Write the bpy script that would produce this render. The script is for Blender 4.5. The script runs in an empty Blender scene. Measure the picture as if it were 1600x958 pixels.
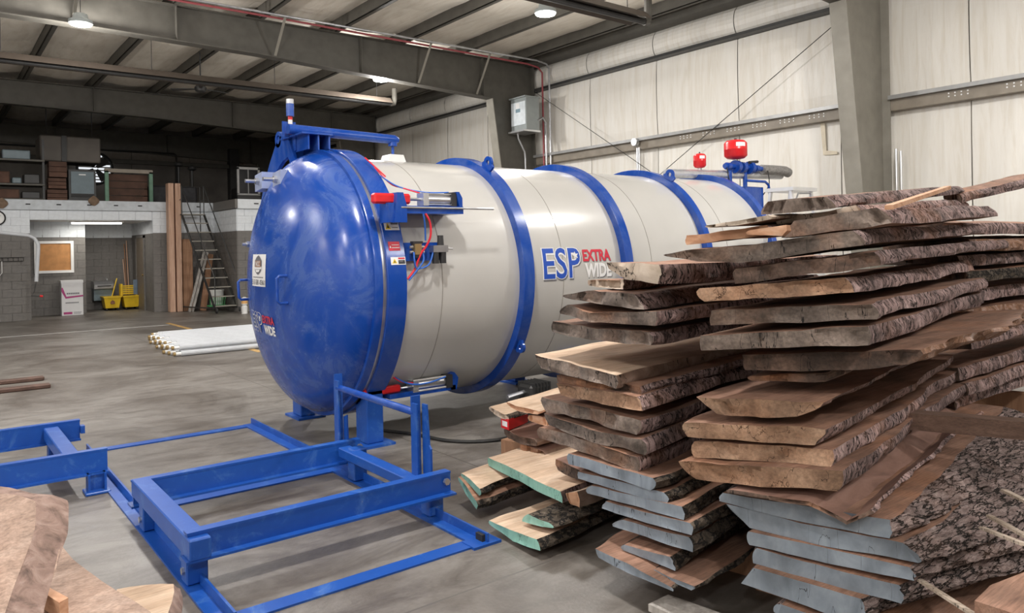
import bpy, math, random
from mathutils import Vector, Matrix, noise
R = math.radians
random.seed(7)
sc = bpy.context.scene
COL = sc.collection

# ---------------------------------------------------------------- camera
YAW = math.atan2(920, 1175)
fwd = Vector((math.sin(YAW), math.cos(YAW), 0))
rt0 = Vector((math.cos(YAW), -math.sin(YAW), 0)); up0 = Vector((0, 0, 1))
ROLL = 0.02
rt = rt0*math.cos(ROLL) - up0*math.sin(ROLL); up = rt0*math.sin(ROLL) + up0*math.cos(ROLL)
cam = bpy.data.objects.new('camera', bpy.data.cameras.new('camera')); COL.objects.link(cam)
m = Matrix((rt, up, -fwd)).transposed().to_4x4(); m.translation = (0, 0, 1.6)
cam.matrix_world = m
cam.data.sensor_width = 36; cam.data.lens = 36*1175/1600; cam.data.shift_y = -94/1600
cam.data.clip_end = 200
sc.camera = cam

# ---------------------------------------------------------------- world, exposure
w = bpy.data.worlds.new('world'); sc.world = w; w.use_nodes = True
w.node_tree.nodes['Background'].inputs[0].default_value = (.75, .8, .9, 1)
w.node_tree.nodes['Background'].inputs[1].default_value = .25
vs = sc.view_settings
vs.view_transform = 'Standard'; vs.look = 'None'; vs.exposure = -0.12; vs.gamma = 1; vs.use_curve_mapping = False
LAMP_W = 100            # each high-bay lamp, downward
FILL_W = 190            # point light added below each lamp to brighten the roof
LAMP_COL = (1.0, .97, .935)
LAMPS = [(x, y) for y in (-2.6, 3.3, 9.1) for x in (-9.5, -3.9, 2.0, 7.9)] + [(2.05, 13.75), (7.98, 14.75), (-3.9, 14.0)]

# ---------------------------------------------------------------- materials
def newmat(name):
    mt = bpy.data.materials.new(name); mt.use_nodes = True
    return mt, mt.node_tree, mt.node_tree.nodes['Principled BSDF']
def N(nt, t, **kw):
    n = nt.nodes.new(t)
    for k, v in kw.items():
        if k in n.inputs: n.inputs[k].default_value = v
        else: setattr(n, k, v)
    return n
def plain(name, col, rough=.5, metal=0, var=.12, scale=8, bump=0, coat=0, emit=None, es=0):
    mt, nt, b = newmat(name)
    b.inputs['Roughness'].default_value = rough; b.inputs['Metallic'].default_value = metal
    b.inputs['Coat Weight'].default_value = coat
    tc = N(nt, 'ShaderNodeTexCoord'); nz = N(nt, 'ShaderNodeTexNoise', Scale=scale, Detail=5)
    nt.links.new(tc.outputs['Object'], nz.inputs['Vector'])
    r = N(nt, 'ShaderNodeValToRGB')
    r.color_ramp.elements[0].position = .3; r.color_ramp.elements[1].position = .7
    r.color_ramp.elements[0].color = [c*(1-var) for c in col[:3]]+[1]
    r.color_ramp.elements[1].color = [min(1, c*(1+var)) for c in col[:3]]+[1]
    nt.links.new(nz.outputs['Fac'], r.inputs['Fac']); nt.links.new(r.outputs['Color'], b.inputs['Base Color'])
    if bump:
        bp = N(nt, 'ShaderNodeBump', Strength=bump, Distance=.02)
        nt.links.new(nz.outputs['Fac'], bp.inputs['Height']); nt.links.new(bp.outputs['Normal'], b.inputs['Normal'])
    if emit:
        b.inputs['Emission Color'].default_value = (*emit, 1); b.inputs['Emission Strength'].default_value = es
    return mt
def ramp_mat(name, stops, scale=(1, 1, 1), nscale=5, detail=8, rough=.7, rot=0, bump=0, dist=.6, bdist=.02, objvar=0, stain=0, rust=0, fine=0, crackbump=0, crackcol=None, crack=0, crackscale=(6, 6, 1.2), nrough=.6):
    mt, nt, b = newmat(name); b.inputs['Roughness'].default_value = rough
    tc = N(nt, 'ShaderNodeTexCoord'); mp = N(nt, 'ShaderNodeMapping')
    mp.inputs['Scale'].default_value = scale; mp.inputs['Rotation'].default_value = (0, 0, rot)
    oi = N(nt, 'ShaderNodeObjectInfo')
    cm = N(nt, 'ShaderNodeCombineXYZ'); mu = N(nt, 'ShaderNodeMath', operation='MULTIPLY'); mu.inputs[1].default_value = 37
    nt.links.new(oi.outputs['Random'], mu.inputs[0])
    for i in range(3): nt.links.new(mu.outputs[0], cm.inputs[i])
    nt.links.new(tc.outputs['Object'], mp.inputs['Vector']); nt.links.new(cm.outputs[0], mp.inputs['Location'])
    nz = N(nt, 'ShaderNodeTexNoise', Scale=nscale, Detail=detail, Roughness=nrough, Distortion=dist)
    nt.links.new(mp.outputs['Vector'], nz.inputs['Vector'])
    r = N(nt, 'ShaderNodeValToRGB'); cr = r.color_ramp
    while len(cr.elements) < len(stops): cr.elements.new(.5)
    for e, (p, c) in zip(cr.elements, stops): e.position = p; e.color = (*c, 1)
    nt.links.new(nz.outputs['Fac'], r.inputs['Fac'])
    colo = r.outputs['Color']
    if crack:
        mp2 = N(nt, 'ShaderNodeMapping'); mp2.inputs['Scale'].default_value = crackscale
        nt.links.new(tc.outputs['Object'], mp2.inputs['Vector']); nt.links.new(cm.outputs[0], mp2.inputs['Location'])
        vo = N(nt, 'ShaderNodeTexVoronoi', feature='DISTANCE_TO_EDGE', Scale=1.0)
        wz = N(nt, 'ShaderNodeTexNoise', Scale=3.0, Detail=4)
        va = N(nt, 'ShaderNodeVectorMath', operation='ADD')
        nt.links.new(mp2.outputs[0], wz.inputs['Vector']); nt.links.new(mp2.outputs[0], va.inputs[0]); nt.links.new(wz.outputs['Color'], va.inputs[1])
        nt.links.new(va.outputs[0], vo.inputs['Vector'])
        lt = N(nt, 'ShaderNodeMapRange'); lt.inputs['From Min'].default_value = crack*.55; lt.inputs['From Max'].default_value = crack*1.2; lt.inputs['To Min'].default_value = 1; lt.inputs['To Max'].default_value = 0
        nt.links.new(vo.outputs['Distance'], lt.inputs[0])
        mx = N(nt, 'ShaderNodeMix', data_type='RGBA'); mx.inputs['B'].default_value = (*([c*.25 for c in stops[0][1]] if crackcol is None else crackcol), 1)
        nt.links.new(lt.outputs[0], mx.inputs['Factor']); nt.links.new(colo, mx.inputs['A']); colo = mx.outputs['Result']
    if rust:
        nr = N(nt, 'ShaderNodeTexNoise', Scale=2.3, Detail=4, Roughness=.6)
        ar = N(nt, 'ShaderNodeVectorMath', operation='ADD'); nt.links.new(tc.outputs['Object'], ar.inputs[0]); nt.links.new(cm.outputs[0], ar.inputs[1]); nt.links.new(ar.outputs[0], nr.inputs['Vector'])
        rr_ = N(nt, 'ShaderNodeMapRange'); rr_.inputs['From Min'].default_value = .52; rr_.inputs['From Max'].default_value = .66; rr_.inputs['To Max'].default_value = rust
        nt.links.new(nr.outputs['Fac'], rr_.inputs['Value'])
        mr_ = N(nt, 'ShaderNodeMix', data_type='RGBA'); mr_.inputs['B'].default_value = (.42, .185, .085, 1)
        nt.links.new(rr_.outputs[0], mr_.inputs['Factor']); nt.links.new(colo, mr_.inputs['A']); colo = mr_.outputs['Result']
    if fine:
        nf = N(nt, 'ShaderNodeTexNoise', Scale=nscale*9, Detail=4, Roughness=.7); nt.links.new(mp.outputs[0], nf.inputs['Vector'])
        rf = N(nt, 'ShaderNodeMapRange'); rf.inputs['From Min'].default_value = .32; rf.inputs['From Max'].default_value = .62; rf.inputs['To Min'].default_value = 1-fine; rf.inputs['To Max'].default_value = 1.15
        nt.links.new(nf.outputs['Fac'], rf.inputs['Value'])
        mf = N(nt, 'ShaderNodeMix', data_type='RGBA', blend_type='MULTIPLY'); mf.inputs['Factor'].default_value = 1
        nt.links.new(colo, mf.inputs['A']); nt.links.new(rf.outputs[0], mf.inputs['B']); colo = mf.outputs['Result']
    if stain:
        ns = N(nt, 'ShaderNodeTexNoise', Scale=4.0, Detail=5, Roughness=.6); nt.links.new(tc.outputs['Object'], ns.inputs['Vector'])
        mpn = N(nt, 'ShaderNodeVectorMath', operation='ADD'); nt.links.new(tc.outputs['Object'], mpn.inputs[0]); nt.links.new(cm.outputs[0], mpn.inputs[1]); nt.links.new(mpn.outputs[0], ns.inputs['Vector'])
        rs = N(nt, 'ShaderNodeMapRange'); rs.inputs['From Min'].default_value = .36; rs.inputs['From Max'].default_value = .58; rs.inputs['To Min'].default_value = 1-stain; rs.inputs['To Max'].default_value = 1.1
        nt.links.new(ns.outputs['Fac'], rs.inputs['Value'])
        ms_ = N(nt, 'ShaderNodeMix', data_type='RGBA', blend_type='MULTIPLY'); ms_.inputs['Factor'].default_value = 1
        nt.links.new(colo, ms_.inputs['A']); nt.links.new(rs.outputs[0], ms_.inputs['B']); colo = ms_.outputs['Result']
    if objvar:
        hs = N(nt, 'ShaderNodeHueSaturation'); mr = N(nt, 'ShaderNodeMapRange')
        mr.inputs['To Min'].default_value = 1-objvar; mr.inputs['To Max'].default_value = 1+objvar
        nt.links.new(oi.outputs['Random'], mr.inputs['Value']); nt.links.new(mr.outputs[0], hs.inputs['Value'])
        nt.links.new(colo, hs.inputs['Color']); colo = hs.outputs['Color']
    nt.links.new(colo, b.inputs['Base Color'])
    if bump:
        bp = N(nt, 'ShaderNodeBump', Strength=bump, Distance=bdist)
        h_ = nz.outputs['Fac']
        if crack and crackbump:
            hm_ = N(nt, 'ShaderNodeMath', operation='MULTIPLY_ADD'); hm_.inputs[1].default_value = -crackbump
            nt.links.new(lt.outputs[0], hm_.inputs[0]); nt.links.new(h_, hm_.inputs[2]); h_ = hm_.outputs[0]
        nt.links.new(h_, bp.inputs['Height']); nt.links.new(bp.outputs['Normal'], b.inputs['Normal'])
    return mt
M = {}
# concrete
def concrete():
    mt, nt, b = newmat('concrete')
    tc = N(nt, 'ShaderNodeTexCoord')
    n1 = N(nt, 'ShaderNodeTexNoise', Scale=.55, Detail=8, Roughness=.65, Distortion=.8)
    mp = N(nt, 'ShaderNodeMapping'); mp.inputs['Scale'].default_value = (.6, 1.6, 1); mp.inputs['Rotation'].default_value = (0, 0, .35)
    n2 = N(nt, 'ShaderNodeTexNoise', Scale=2.6, Detail=9, Roughness=.75, Distortion=1.2)
    n3 = N(nt, 'ShaderNodeTexNoise', Scale=60, Detail=3)
    nt.links.new(tc.outputs['Object'], n1.inputs['Vector']); nt.links.new(tc.outputs['Object'], mp.inputs[0])
    nt.links.new(mp.outputs[0], n2.inputs['Vector']); nt.links.new(tc.outputs['Object'], n3.inputs['Vector'])
    r1 = N(nt, 'ShaderNodeValToRGB')
    for e, (p, c) in zip(r1.color_ramp.elements, ((.36, (.092, .078, .067)), (.60, (.225, .212, .198)))): e.position = p; e.color = (*c, 1)
    r2 = N(nt, 'ShaderNodeValToRGB')
    for e, (p, c) in zip(r2.color_ramp.elements, ((.32, (.45, .40, .36)), (.58, (1.15, 1.14, 1.12)))): e.position = p; e.color = (*c, 1)
    mx = N(nt, 'ShaderNodeMix', data_type='RGBA', blend_type='MULTIPLY'); mx.inputs['Factor'].default_value = .8
    nt.links.new(n1.outputs['Fac'], r1.inputs[0]); nt.links.new(n2.outputs['Fac'], r2.inputs[0])
    nt.links.new(r1.outputs[0], mx.inputs['A']); nt.links.new(r2.outputs[0], mx.inputs['B'])
    # control joints of the slab: thin dark saw cuts every 6 m
    sx = N(nt, 'ShaderNodeSeparateXYZ'); nt.links.new(tc.outputs['Object'], sx.inputs[0])
    prev = mx.outputs['Result']
    for ax, off in (('X', 1.3), ('Y', 2.4)):
        a = N(nt, 'ShaderNodeMath', operation='ADD'); a.inputs[1].default_value = off+60
        md = N(nt, 'ShaderNodeMath', operation='MODULO'); md.inputs[1].default_value = 4.6
        lt = N(nt, 'ShaderNodeMath', operation='LESS_THAN'); lt.inputs[1].default_value = .012
        nt.links.new(sx.outputs[ax], a.inputs[0]); nt.links.new(a.outputs[0], md.inputs[0]); nt.links.new(md.outputs[0], lt.inputs[0])
        m2 = N(nt, 'ShaderNodeMix', data_type='RGBA'); m2.inputs['B'].default_value = (.11, .1, .09, 1)
        nt.links.new(lt.outputs[0], m2.inputs['Factor']); nt.links.new(prev, m2.inputs['A']); prev = m2.outputs['Result']
    nt.links.new(prev, b.inputs['Base Color'])
    rr = N(nt, 'ShaderNodeMapRange'); rr.inputs['To Min'].default_value = .28; rr.inputs['To Max'].default_value = .62
    nt.links.new(n2.outputs['Fac'], rr.inputs['Value']); nt.links.new(rr.outputs[0], b.inputs['Roughness'])
    bp = N(nt, 'ShaderNodeBump', Strength=.12, Distance=.01); nt.links.new(n3.outputs['Fac'], bp.inputs['Height']); nt.links.new(bp.outputs[0], b.inputs['Normal'])
    return mt
M['concrete'] = concrete()
# scuffed glossy blue paint of the kiln door and rings
def bluepaint(name, scuff):
    mt, nt, b = newmat(name)
    tc = N(nt, 'ShaderNodeTexCoord')
    n1 = N(nt, 'ShaderNodeTexNoise', Scale=2.0, Detail=9, Roughness=.7, Distortion=1.5)
    nt.links.new(tc.outputs['Object'], n1.inputs['Vector'])
    r = N(nt, 'ShaderNodeValToRGB')
    for e, (p, c) in zip(r.color_ramp.elements, ((.45, (.007, .062, .36)), (.72, (.03+.05*scuff, .09+.06*scuff, .38+.03*scuff)))): e.position = p; e.color = (*c, 1)
    nt.links.new(n1.outputs['Fac'], r.inputs[0]); nt.links.new(r.outputs[0], b.inputs['Base Color'])
    rr = N(nt, 'ShaderNodeMapRange'); rr.inputs['From Min'].default_value = .35; rr.inputs['From Max'].default_value = .7
    rr.inputs['To Min'].default_value = .16; rr.inputs['To Max'].default_value = .16+.2*scuff
    nt.links.new(n1.outputs['Fac'], rr.inputs[0]); nt.links.new(rr.outputs[0], b.inputs['Roughness'])
    return mt
M['blue'] = bluepaint('blue_paint', .5); M['blue_door'] = bluepaint('blue_door_paint', 1.0)
M['blue_worn'] = ramp_mat('worn_blue_paint', [(.0, (.007, .06, .32)), (.54, (.012, .085, .40)), (.64, (.05, .15, .46)), (.76, (.38, .36, .38))], nscale=5, rough=.35, detail=10, nrough=.7)
M['vessel'] = plain('greige_gloss_paint', (.57, .56, .535), .24, 0, .03, 2, coat=.3)
M['seam'] = plain('weld_seam', (.33, .31, .28), .5)
M['steel'] = plain('galvanised_steel', (.55, .56, .58), .32, .85, .15)
M['alu'] = plain('brushed_aluminium', (.72, .73, .75), .28, .8, .08)
M['rubber'] = plain('black_rubber', (.02, .02, .02), .6)
M['blackpl'] = plain('black_plastic', (.03, .03, .032), .4)
M['brass'] = plain('brass', (.42, .30, .14), .4, .7)
M['red'] = plain('red_paint', (.72, .02, .025), .3, 0, .08)
M['redtube'] = plain('red_tube', (.75, .03, .05), .4)
M['bluetube'] = plain('blue_tube', (.03, .14, .55), .4)
M['white'] = plain('white_paint', (.80, .80, .79), .45, 0, .04)
M['print_white'] = plain('white_vinyl', (.86, .86, .86), .4, 0, .02)
M['print_blue'] = plain('blue_vinyl', (.02, .09, .5), .4, 0, .03)
M['print_red'] = plain('red_vinyl', (.66, .03, .06), .4, 0, .03)
M['print_black'] = plain('black_vinyl', (.03, .03, .035), .4, 0, .03)
M['print_grey'] = plain('dark_grey_vinyl', (.16, .16, .18), .4, 0, .03)
M['print_yellow'] = plain('yellow_vinyl', (.85, .6, .03), .4, 0, .03)
M['print_brown'] = plain('brown_print', (.36, .2, .13), .5, 0, .1)
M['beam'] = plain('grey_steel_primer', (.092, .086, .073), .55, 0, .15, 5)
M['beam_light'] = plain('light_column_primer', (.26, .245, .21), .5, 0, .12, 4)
M['girt'] = plain('brown_girt', (.27, .235, .19), .5, 0, .15, 5)
M['girt_lip'] = plain('zinc_girt', (.36, .36, .36), .4, .3, .12, 5)
M['insul'] = ramp_mat('white_insulation_facing', [(.25, (.72, .67, .58)), (.5, (.82, .79, .73)), (.75, (.86, .84, .79))], scale=(1, 3.0, .25), nscale=3.5, rough=.38, bump=.3, bdist=.03, detail=7)
M['insul_roof'] = ramp_mat('roof_insulation_facing', [(.25, (.70, .63, .53)), (.5, (.84, .78, .68)), (.75, (.90, .85, .76))], scale=(2.2, .5, 1), nscale=3, rough=.5, bump=.4, bdist=.03)
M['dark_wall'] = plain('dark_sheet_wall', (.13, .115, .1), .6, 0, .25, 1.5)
M['block_white'] = plain('white_painted_block', (.76, .80, .84), .6, 0, .05, 12, .15)
M['block_grey'] = plain('grey_painted_block', (.165, .155, .145), .6, 0, .10, 12, .15)
M['mortar_w'] = plain('white_painted_mortar', (.62, .65, .69), .7)
M['mortar_g'] = plain('grey_painted_mortar', (.13, .122, .115), .7)
M['cork'] = plain('cork', (.50, .24, .09), .8, 0, .18, 6)
M['cardboard'] = plain('white_cardboard', (.74, .74, .75), .6, 0, .03)
M['magenta'] = plain('magenta_print', (.42, .05, .2), .5)
M['yellow'] = plain('yellow_plastic', (.75, .5, .02), .4, 0, .08)
M['green'] = plain('green_plastic', (.06, .36, .12), .5)
M['greenpost'] = plain('pale_green_post', (.15, .28, .2), .6)
M['greysteel'] = plain('grey_cabinet_paint', (.15, .205, .235), .4, 0, .08)
M['elec'] = plain('grey_enclosure', (.30, .33, .33), .4, 0, .05)
M['dark_metal'] = plain('dark_metal', (.05, .05, .05), .45, .4)
M['oldwood'] = plain('old_crate_wood', (.11, .058, .04), .8, 0, .35, 4)
M['lumber'] = ramp_mat('new_lumber', [(.3, (.42, .24, .16)), (.7, (.66, .44, .32))], scale=(6, 6, .4), nscale=4, rough=.65)
M['lumber_dark'] = ramp_mat('brown_lumber', [(.3, (.22, .11, .06)), (.7, (.38, .21, .12))], scale=(5, 5, .4), nscale=4, rough=.7)
M['grey_board'] = ramp_mat('grey_board', [(.3, (.22, .2, .18)), (.7, (.55, .52, .49))], scale=(5, 5, .5), nscale=4, rough=.7)
M['floor_yellow'] = plain('worn_yellow_line', (.50, .31, .11), .5, 0, .3, 9)
M['tubewhite'] = plain('white_pipe', (.52, .54, .57), .35, 0, .06)
M['foil'] = plain('foil_wrap', (.62, .63, .66), .3, .6, .1, 20)
M['lens'] = plain('lamp_lens', (1, 1, 1), .5, emit=(1, .98, .95), es=14)
M['tubelight'] = plain('fluorescent_tube', (1, 1, 1), .5, emit=(1, .97, .92), es=6)
M['lit_pane'] = plain('white_panel', (.72, .78, .82), .3)
M['bright_gap'] = plain('louvre_daylight', (1, 1, 1), .5, emit=(.9, .95, 1), es=1.0)
M['beam_wood'] = ramp_mat('dark_brown_timber', [(.3, (.10, .058, .042)), (.7, (.22, .135, .10))], scale=(5, 1, 5), nscale=4, rough=.8, fine=.3)
# wood
AXR = -math.atan2(.181, .983)
GR = (.5, 7, 7)
M['weathered'] = ramp_mat('weathered_end_grain', [(.25, (.075, .058, .048)), (.48, (.20, .155, .13)), (.75, (.36, .29, .25))], scale=(3, 2, 2.5), nscale=3.2, rough=.85, bump=.5, bdist=.008, objvar=.18, stain=.5, rust=.35, fine=.35, crack=.006, crackscale=(4, 4, .7))
M['tan'] = ramp_mat('tan_end_grain', [(.25, (.16, .09, .055)), (.5, (.35, .215, .14)), (.75, (.50, .34, .235))], scale=(3, 2, 2.5), nscale=3.2, rough=.85, bump=.4, bdist=.008, objvar=.15, stain=.35, rust=.3, fine=.3, crack=.006, crackscale=(4.5, 4.5, 3))
M['dark'] = ramp_mat('dark_end_grain', [(.25, (.045, .034, .028)), (.5, (.12, .078, .06)), (.78, (.30, .19, .14))], scale=(3, 2, 2.5), nscale=3.2, rough=.85, bump=.5, bdist=.008, objvar=.2, stain=.45, rust=.6, fine=.35, crack=.006, crackscale=(4, 4, .7))
M['pale'] = ramp_mat('pale_weathered_wood', [(.25, (.22, .17, .13)), (.5, (.50, .41, .33)), (.75, (.66, .58, .50))], scale=(9, 3, 3), nscale=2.5, rough=.85, bump=.5, bdist=.008, crack=.014, crackscale=(14, 5, 3))
M['fresh'] = ramp_mat('fresh_cut_wood', [(.25, (.40, .19, .10)), (.5, (.60, .34, .21)), (.75, (.70, .47, .34))], scale=(4, 2.5, 8), nscale=3, rough=.8, bump=.3, bdist=.006, rot=AXR)
M['paint_grey'] = ramp_mat('grey_end_sealer', [(.2, (.14, .165, .195)), (.5, (.225, .265, .315)), (.8, (.33, .375, .43))], scale=(4, 4, 2), nscale=2.5, rough=.55, bump=.25, bdist=.006, objvar=.06, stain=.25, crack=.003, crackscale=(3.5, 3.5, .5))
M['paint_teal'] = ramp_mat('mint_end_sealer', [(.2, (.16, .34, .29)), (.5, (.24, .48, .41)), (.8, (.34, .58, .51))], scale=(4, 4, 3), nscale=2.5, rough=.55, bump=.25, bdist=.006, crack=.006, crackscale=(8, 8, 2))
M['sawn'] = ramp_mat('sawn_brown_face', [(.25, (.16, .085, .055)), (.5, (.29, .16, .11)), (.78, (.40, .24, .17))], scale=GR, nscale=2.2, rough=.85, rot=AXR, bump=.25, bdist=.006, objvar=.12, rust=.4, fine=.3, stain=.3)
M['sawn_clean'] = ramp_mat('clean_tan_face', [(.25, (.38, .25, .165)), (.5, (.56, .41, .295)), (.78, (.68, .54, .42))], scale=GR, nscale=2.0, rough=.85, rot=AXR, bump=.15, bdist=.004, fine=.18, stain=.12)
M['red_face'] = ramp_mat('reddish_face', [(.25, (.14, .075, .055)), (.5, (.26, .145, .11)), (.78, (.36, .22, .175))], scale=(1.5, 5, 5), nscale=2.2, rough=.85, rot=AXR, bump=.3, bdist=.008)
BK = [(.27, (.04, .028, .024)), (.38, (.22, .15, .14)), (.52, (.44, .305, .29)), (.78, (.66, .50, .48))]
M['bark'] = ramp_mat('mauve_grey_live_edge', BK, scale=(4.5, 3.5, 2.6), nscale=4.0, rough=.9, rot=AXR, bump=1.0, bdist=.03, objvar=.2, dist=1.0, stain=.4, rust=.35, fine=.35, crack=.045, crackscale=(24, 20, 5), crackbump=.8, crackcol=(.035, .022, .02))
M['bark_thick'] = ramp_mat('thick_furrowed_bark', [(.28, (.19, .13, .118)), (.43, (.38, .28, .26)), (.56, (.56, .43, .405)), (.76, (.72, .59, .565))], scale=(2.6, 8, 8), nscale=5.5, rough=.95, rot=AXR, bump=1.0, bdist=.05, dist=1.2, stain=.3, rust=.15, fine=.4, crack=.06, crackscale=(6, 26, 28), crackbump=1.2, crackcol=(.035, .024, .02))
M['bark_dark'] = ramp_mat('dark_mossy_bark', [(.28, (.022, .018, .014)), (.5, (.10, .075, .055)), (.75, (.27, .22, .175))], scale=(4, 5, 6), nscale=4, rough=.95, rot=AXR, bump=1.0, bdist=.05, dist=1.0, objvar=.2, fine=.3, crack=.08, crackscale=(12, 14, 22), crackbump=1.0, crackcol=(.015, .012, .01))
M['burl'] = ramp_mat('orange_burl_edge', [(.25, (.08, .045, .03)), (.48, (.30, .155, .09)), (.62, (.45, .30, .24)), (.8, (.55, .46, .42))], scale=(5, 3, 4), nscale=3, rough=.9, bump=1.0, bdist=.04, dist=1.0, fine=.4)
M['sawnside'] = ramp_mat('sawn_edge', [(.25, (.16, .105, .075)), (.5, (.30, .205, .16)), (.78, (.42, .31, .25))], scale=(3, 3, 5), nscale=3, rough=.85, rot=AXR, bump=.4, bdist=.01, crack=.008, crackscale=(6, 6, 2))
M['foreground'] = ramp_mat('rosy_sawn_wood', [(.25, (.27, .175, .13)), (.5, (.43, .30, .235)), (.78, (.55, .41, .335))], scale=(3, 5, 5), nscale=2.2, rough=.8, bump=.3, bdist=.006, fine=.3, stain=.25)
M['foreground_edge'] = ramp_mat('rosy_bark_edge', [(.25, (.09, .06, .05)), (.5, (.30, .20, .165)), (.78, (.46, .34, .29))], scale=(6, 6, 3), nscale=3, rough=.9, bump=.8, bdist=.02)

# ---------------------------------------------------------------- mesh helpers
ORG = {}
class MB:
    def __init__(s): s.v = []; s.f = []; s.mi = []
    def add(s, vs, fs, mi=0):
        o = len(s.v); s.v += [tuple(v) for v in vs]
        for f in fs: s.f.append(tuple(i+o for i in f)); s.mi.append(mi)
        return s
    def box(s, a, b, mi=0):
        (x0, y0, z0), (x1, y1, z1) = a, b
        x0, x1 = min(x0, x1), max(x0, x1); y0, y1 = min(y0, y1), max(y0, y1); z0, z1 = min(z0, z1), max(z0, z1)
        return s.add([(x, y, z) for z in (z0, z1) for y in (y0, y1) for x in (x0, x1)],
                     [(0, 2, 3, 1), (4, 5, 7, 6), (0, 1, 5, 4), (2, 6, 7, 3), (0, 4, 6, 2), (1, 3, 7, 5)], mi)
    def bevbox(s, a, b, bv=.01, mi=0):
        x0, y0, z0 = a; x1, y1, z1 = b
        def ringp(z, i): return [(x0+i, y0+bv, z), (x0+bv, y0+i, z), (x1-bv, y0+i, z), (x1-i, y0+bv, z), (x1-i, y1-bv, z), (x1-bv, y1-i, z), (x0+bv, y1-i, z), (x0+i, y1-bv, z)]
        rs = [ringp(z0, bv*.9), ringp(z0+bv, 0), ringp(z1-bv, 0), ringp(z1, bv*.9)]
        return s.loft(rs, True, True, True, mi)
    def loft(s, rings, closed=True, cap0=True, cap1=True, mi=0, capmi=None):
        n = len(rings[0]); o = len(s.v)
        for r in rings: s.v += [tuple(p) for p in r]
        for i in range(len(rings)-1):
            for j in range(n if closed else n-1):
                k = (j+1) % n
                s.f.append((o+i*n+j, o+i*n+k, o+(i+1)*n+k, o+(i+1)*n+j)); s.mi.append(mi)
        cm = mi if capmi is None else capmi
        if cap0: s.f.append(tuple(o+j for j in reversed(range(n)))); s.mi.append(cm)
        if cap1: s.f.append(tuple(o+(len(rings)-1)*n+j for j in range(n))); s.mi.append(cm)
        return s
    def cyl(s, p0, p1, r0, r1=None, seg=12, mi=0, cap=True):
        return s.tube([p0, p1], r0, seg, mi, r1, cap)
    def tube(s, path, r, seg=8, mi=0, r1=None, cap=True):
        P = [Vector(p) for p in path]; rings = []; prev = None
        for i, p in enumerate(P):
            d = (P[min(i+1, len(P)-1)]-P[max(i-1, 0)]).normalized()
            if prev is None:
                a = Vector((0, 0, 1)) if abs(d.z) < .9 else Vector((1, 0, 0))
                u = d.cross(a).normalized()
            else:
                u = (prev-d*prev.dot(d)).normalized()
            prev = u; v = d.cross(u)
            rr = r if r1 is None else r+(r1-r)*i/(len(P)-1)
            rings.append([p+(u*math.cos(2*math.pi*k/seg)+v*math.sin(2*math.pi*k/seg))*rr for k in range(seg)])
        return s.loft(rings, True, cap, cap, mi)
    def prism(s, poly, vec, mi=0, edge=None):
        P = [Vector(p) for p in poly]; vec = Vector(vec)
        return s.loft([P, [p+vec for p in P]], True, True, True, mi if edge is None else edge, mi)
    def bar(s, p0, p1, w, h, mi=0, upv=(0, 0, 1)):
        p0 = Vector(p0); p1 = Vector(p1); d = (p1-p0).normalized(); u = Vector(upv)
        r = d.cross(u)
        if r.length < 1e-4: r = d.cross(Vector((1, 0, 0)))
        r.normalize(); u = r.cross(d)
        q = [r*w/2+u*h/2, -r*w/2+u*h/2, -r*w/2-u*h/2, r*w/2-u*h/2]
        return s.loft([[p0+x for x in q], [p1+x for x in q]], True, True, True, mi)
    def latheX(s, prof, cy, cz, seg=64, mi=0, a0=0, a1=2*math.pi, closed_prof=False):
        full = abs(a1-a0-2*math.pi) < 1e-6; ns = seg if full else seg+1; n = len(prof); o = len(s.v)
        for k in range(ns):
            a = a0+(a1-a0)*k/seg
            s.v += [(x, cy-r*math.cos(a), cz+r*math.sin(a)) for x, r in prof]
        for k in range(seg):
            k2 = (k+1) % ns
            for j in range(n if closed_prof else n-1):
                j2 = (j+1) % n
                s.f.append((o+k*n+j, o+k2*n+j, o+k2*n+j2, o+k*n+j2)); s.mi.append(mi)
        return s
    def latheZ(s, prof, cx, cy, seg=24, mi=0):
        rings = [[(cx+r*math.cos(2*math.pi*k/seg), cy+r*math.sin(2*math.pi*k/seg), z) for k in range(seg)] for r, z in prof]
        return s.loft(rings, True, True, True, mi)
    def build(s, name, mats, parent=None, smooth=False, ang=35):
        if not isinstance(mats, (list, tuple)): mats = [mats]
        me = bpy.data.meshes.new(name)
        if parent is not None: org = ORG[parent.name]
        else:
            xs = [v[0] for v in s.v]; ys = [v[1] for v in s.v]; zs = [v[2] for v in s.v]
            org = Vector(((min(xs)+max(xs))/2, (min(ys)+max(ys))/2, min(zs)))
        me.from_pydata([(v[0]-org[0], v[1]-org[1], v[2]-org[2]) for v in s.v], [], s.f)
        for mt in mats: me.materials.append(M[mt] if isinstance(mt, str) else mt)
        me.polygons.foreach_set('material_index', s.mi)
        if smooth:
            me.polygons.foreach_set('use_smooth', [True]*len(me.polygons))
            me.set_sharp_from_angle(angle=R(ang))
        me.validate(); me.update()
        o = bpy.data.objects.new(name, me); COL.objects.link(o)
        if parent is not None: o.parent = parent
        else: o.location = org
        ORG[o.name] = Vector(org)
        return o
def tag(o, label=None, cat=None, group=None, kind=None):
    if label: o['label'] = label
    if cat: o['category'] = cat
    if group: o['group'] = group
    if kind: o['kind'] = kind
    return o
def thing(name, label, cat, loc, group=None, kind=None):
    o = bpy.data.objects.new(name, None); COL.objects.link(o); o.location = loc; o.empty_display_size = .1
    ORG[o.name] = Vector(loc); return tag(o, label, cat, group, kind)
def copyobj(o, parent=None, delta=None, loc=None):
    c = o.copy(); COL.objects.link(c)
    if parent is not None: c.parent = parent
    if delta is not None: c.location = o.location+Vector(delta)
    if loc is not None: c.location = loc
    ORG[c.name] = Vector(c.location)
    return c
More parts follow.
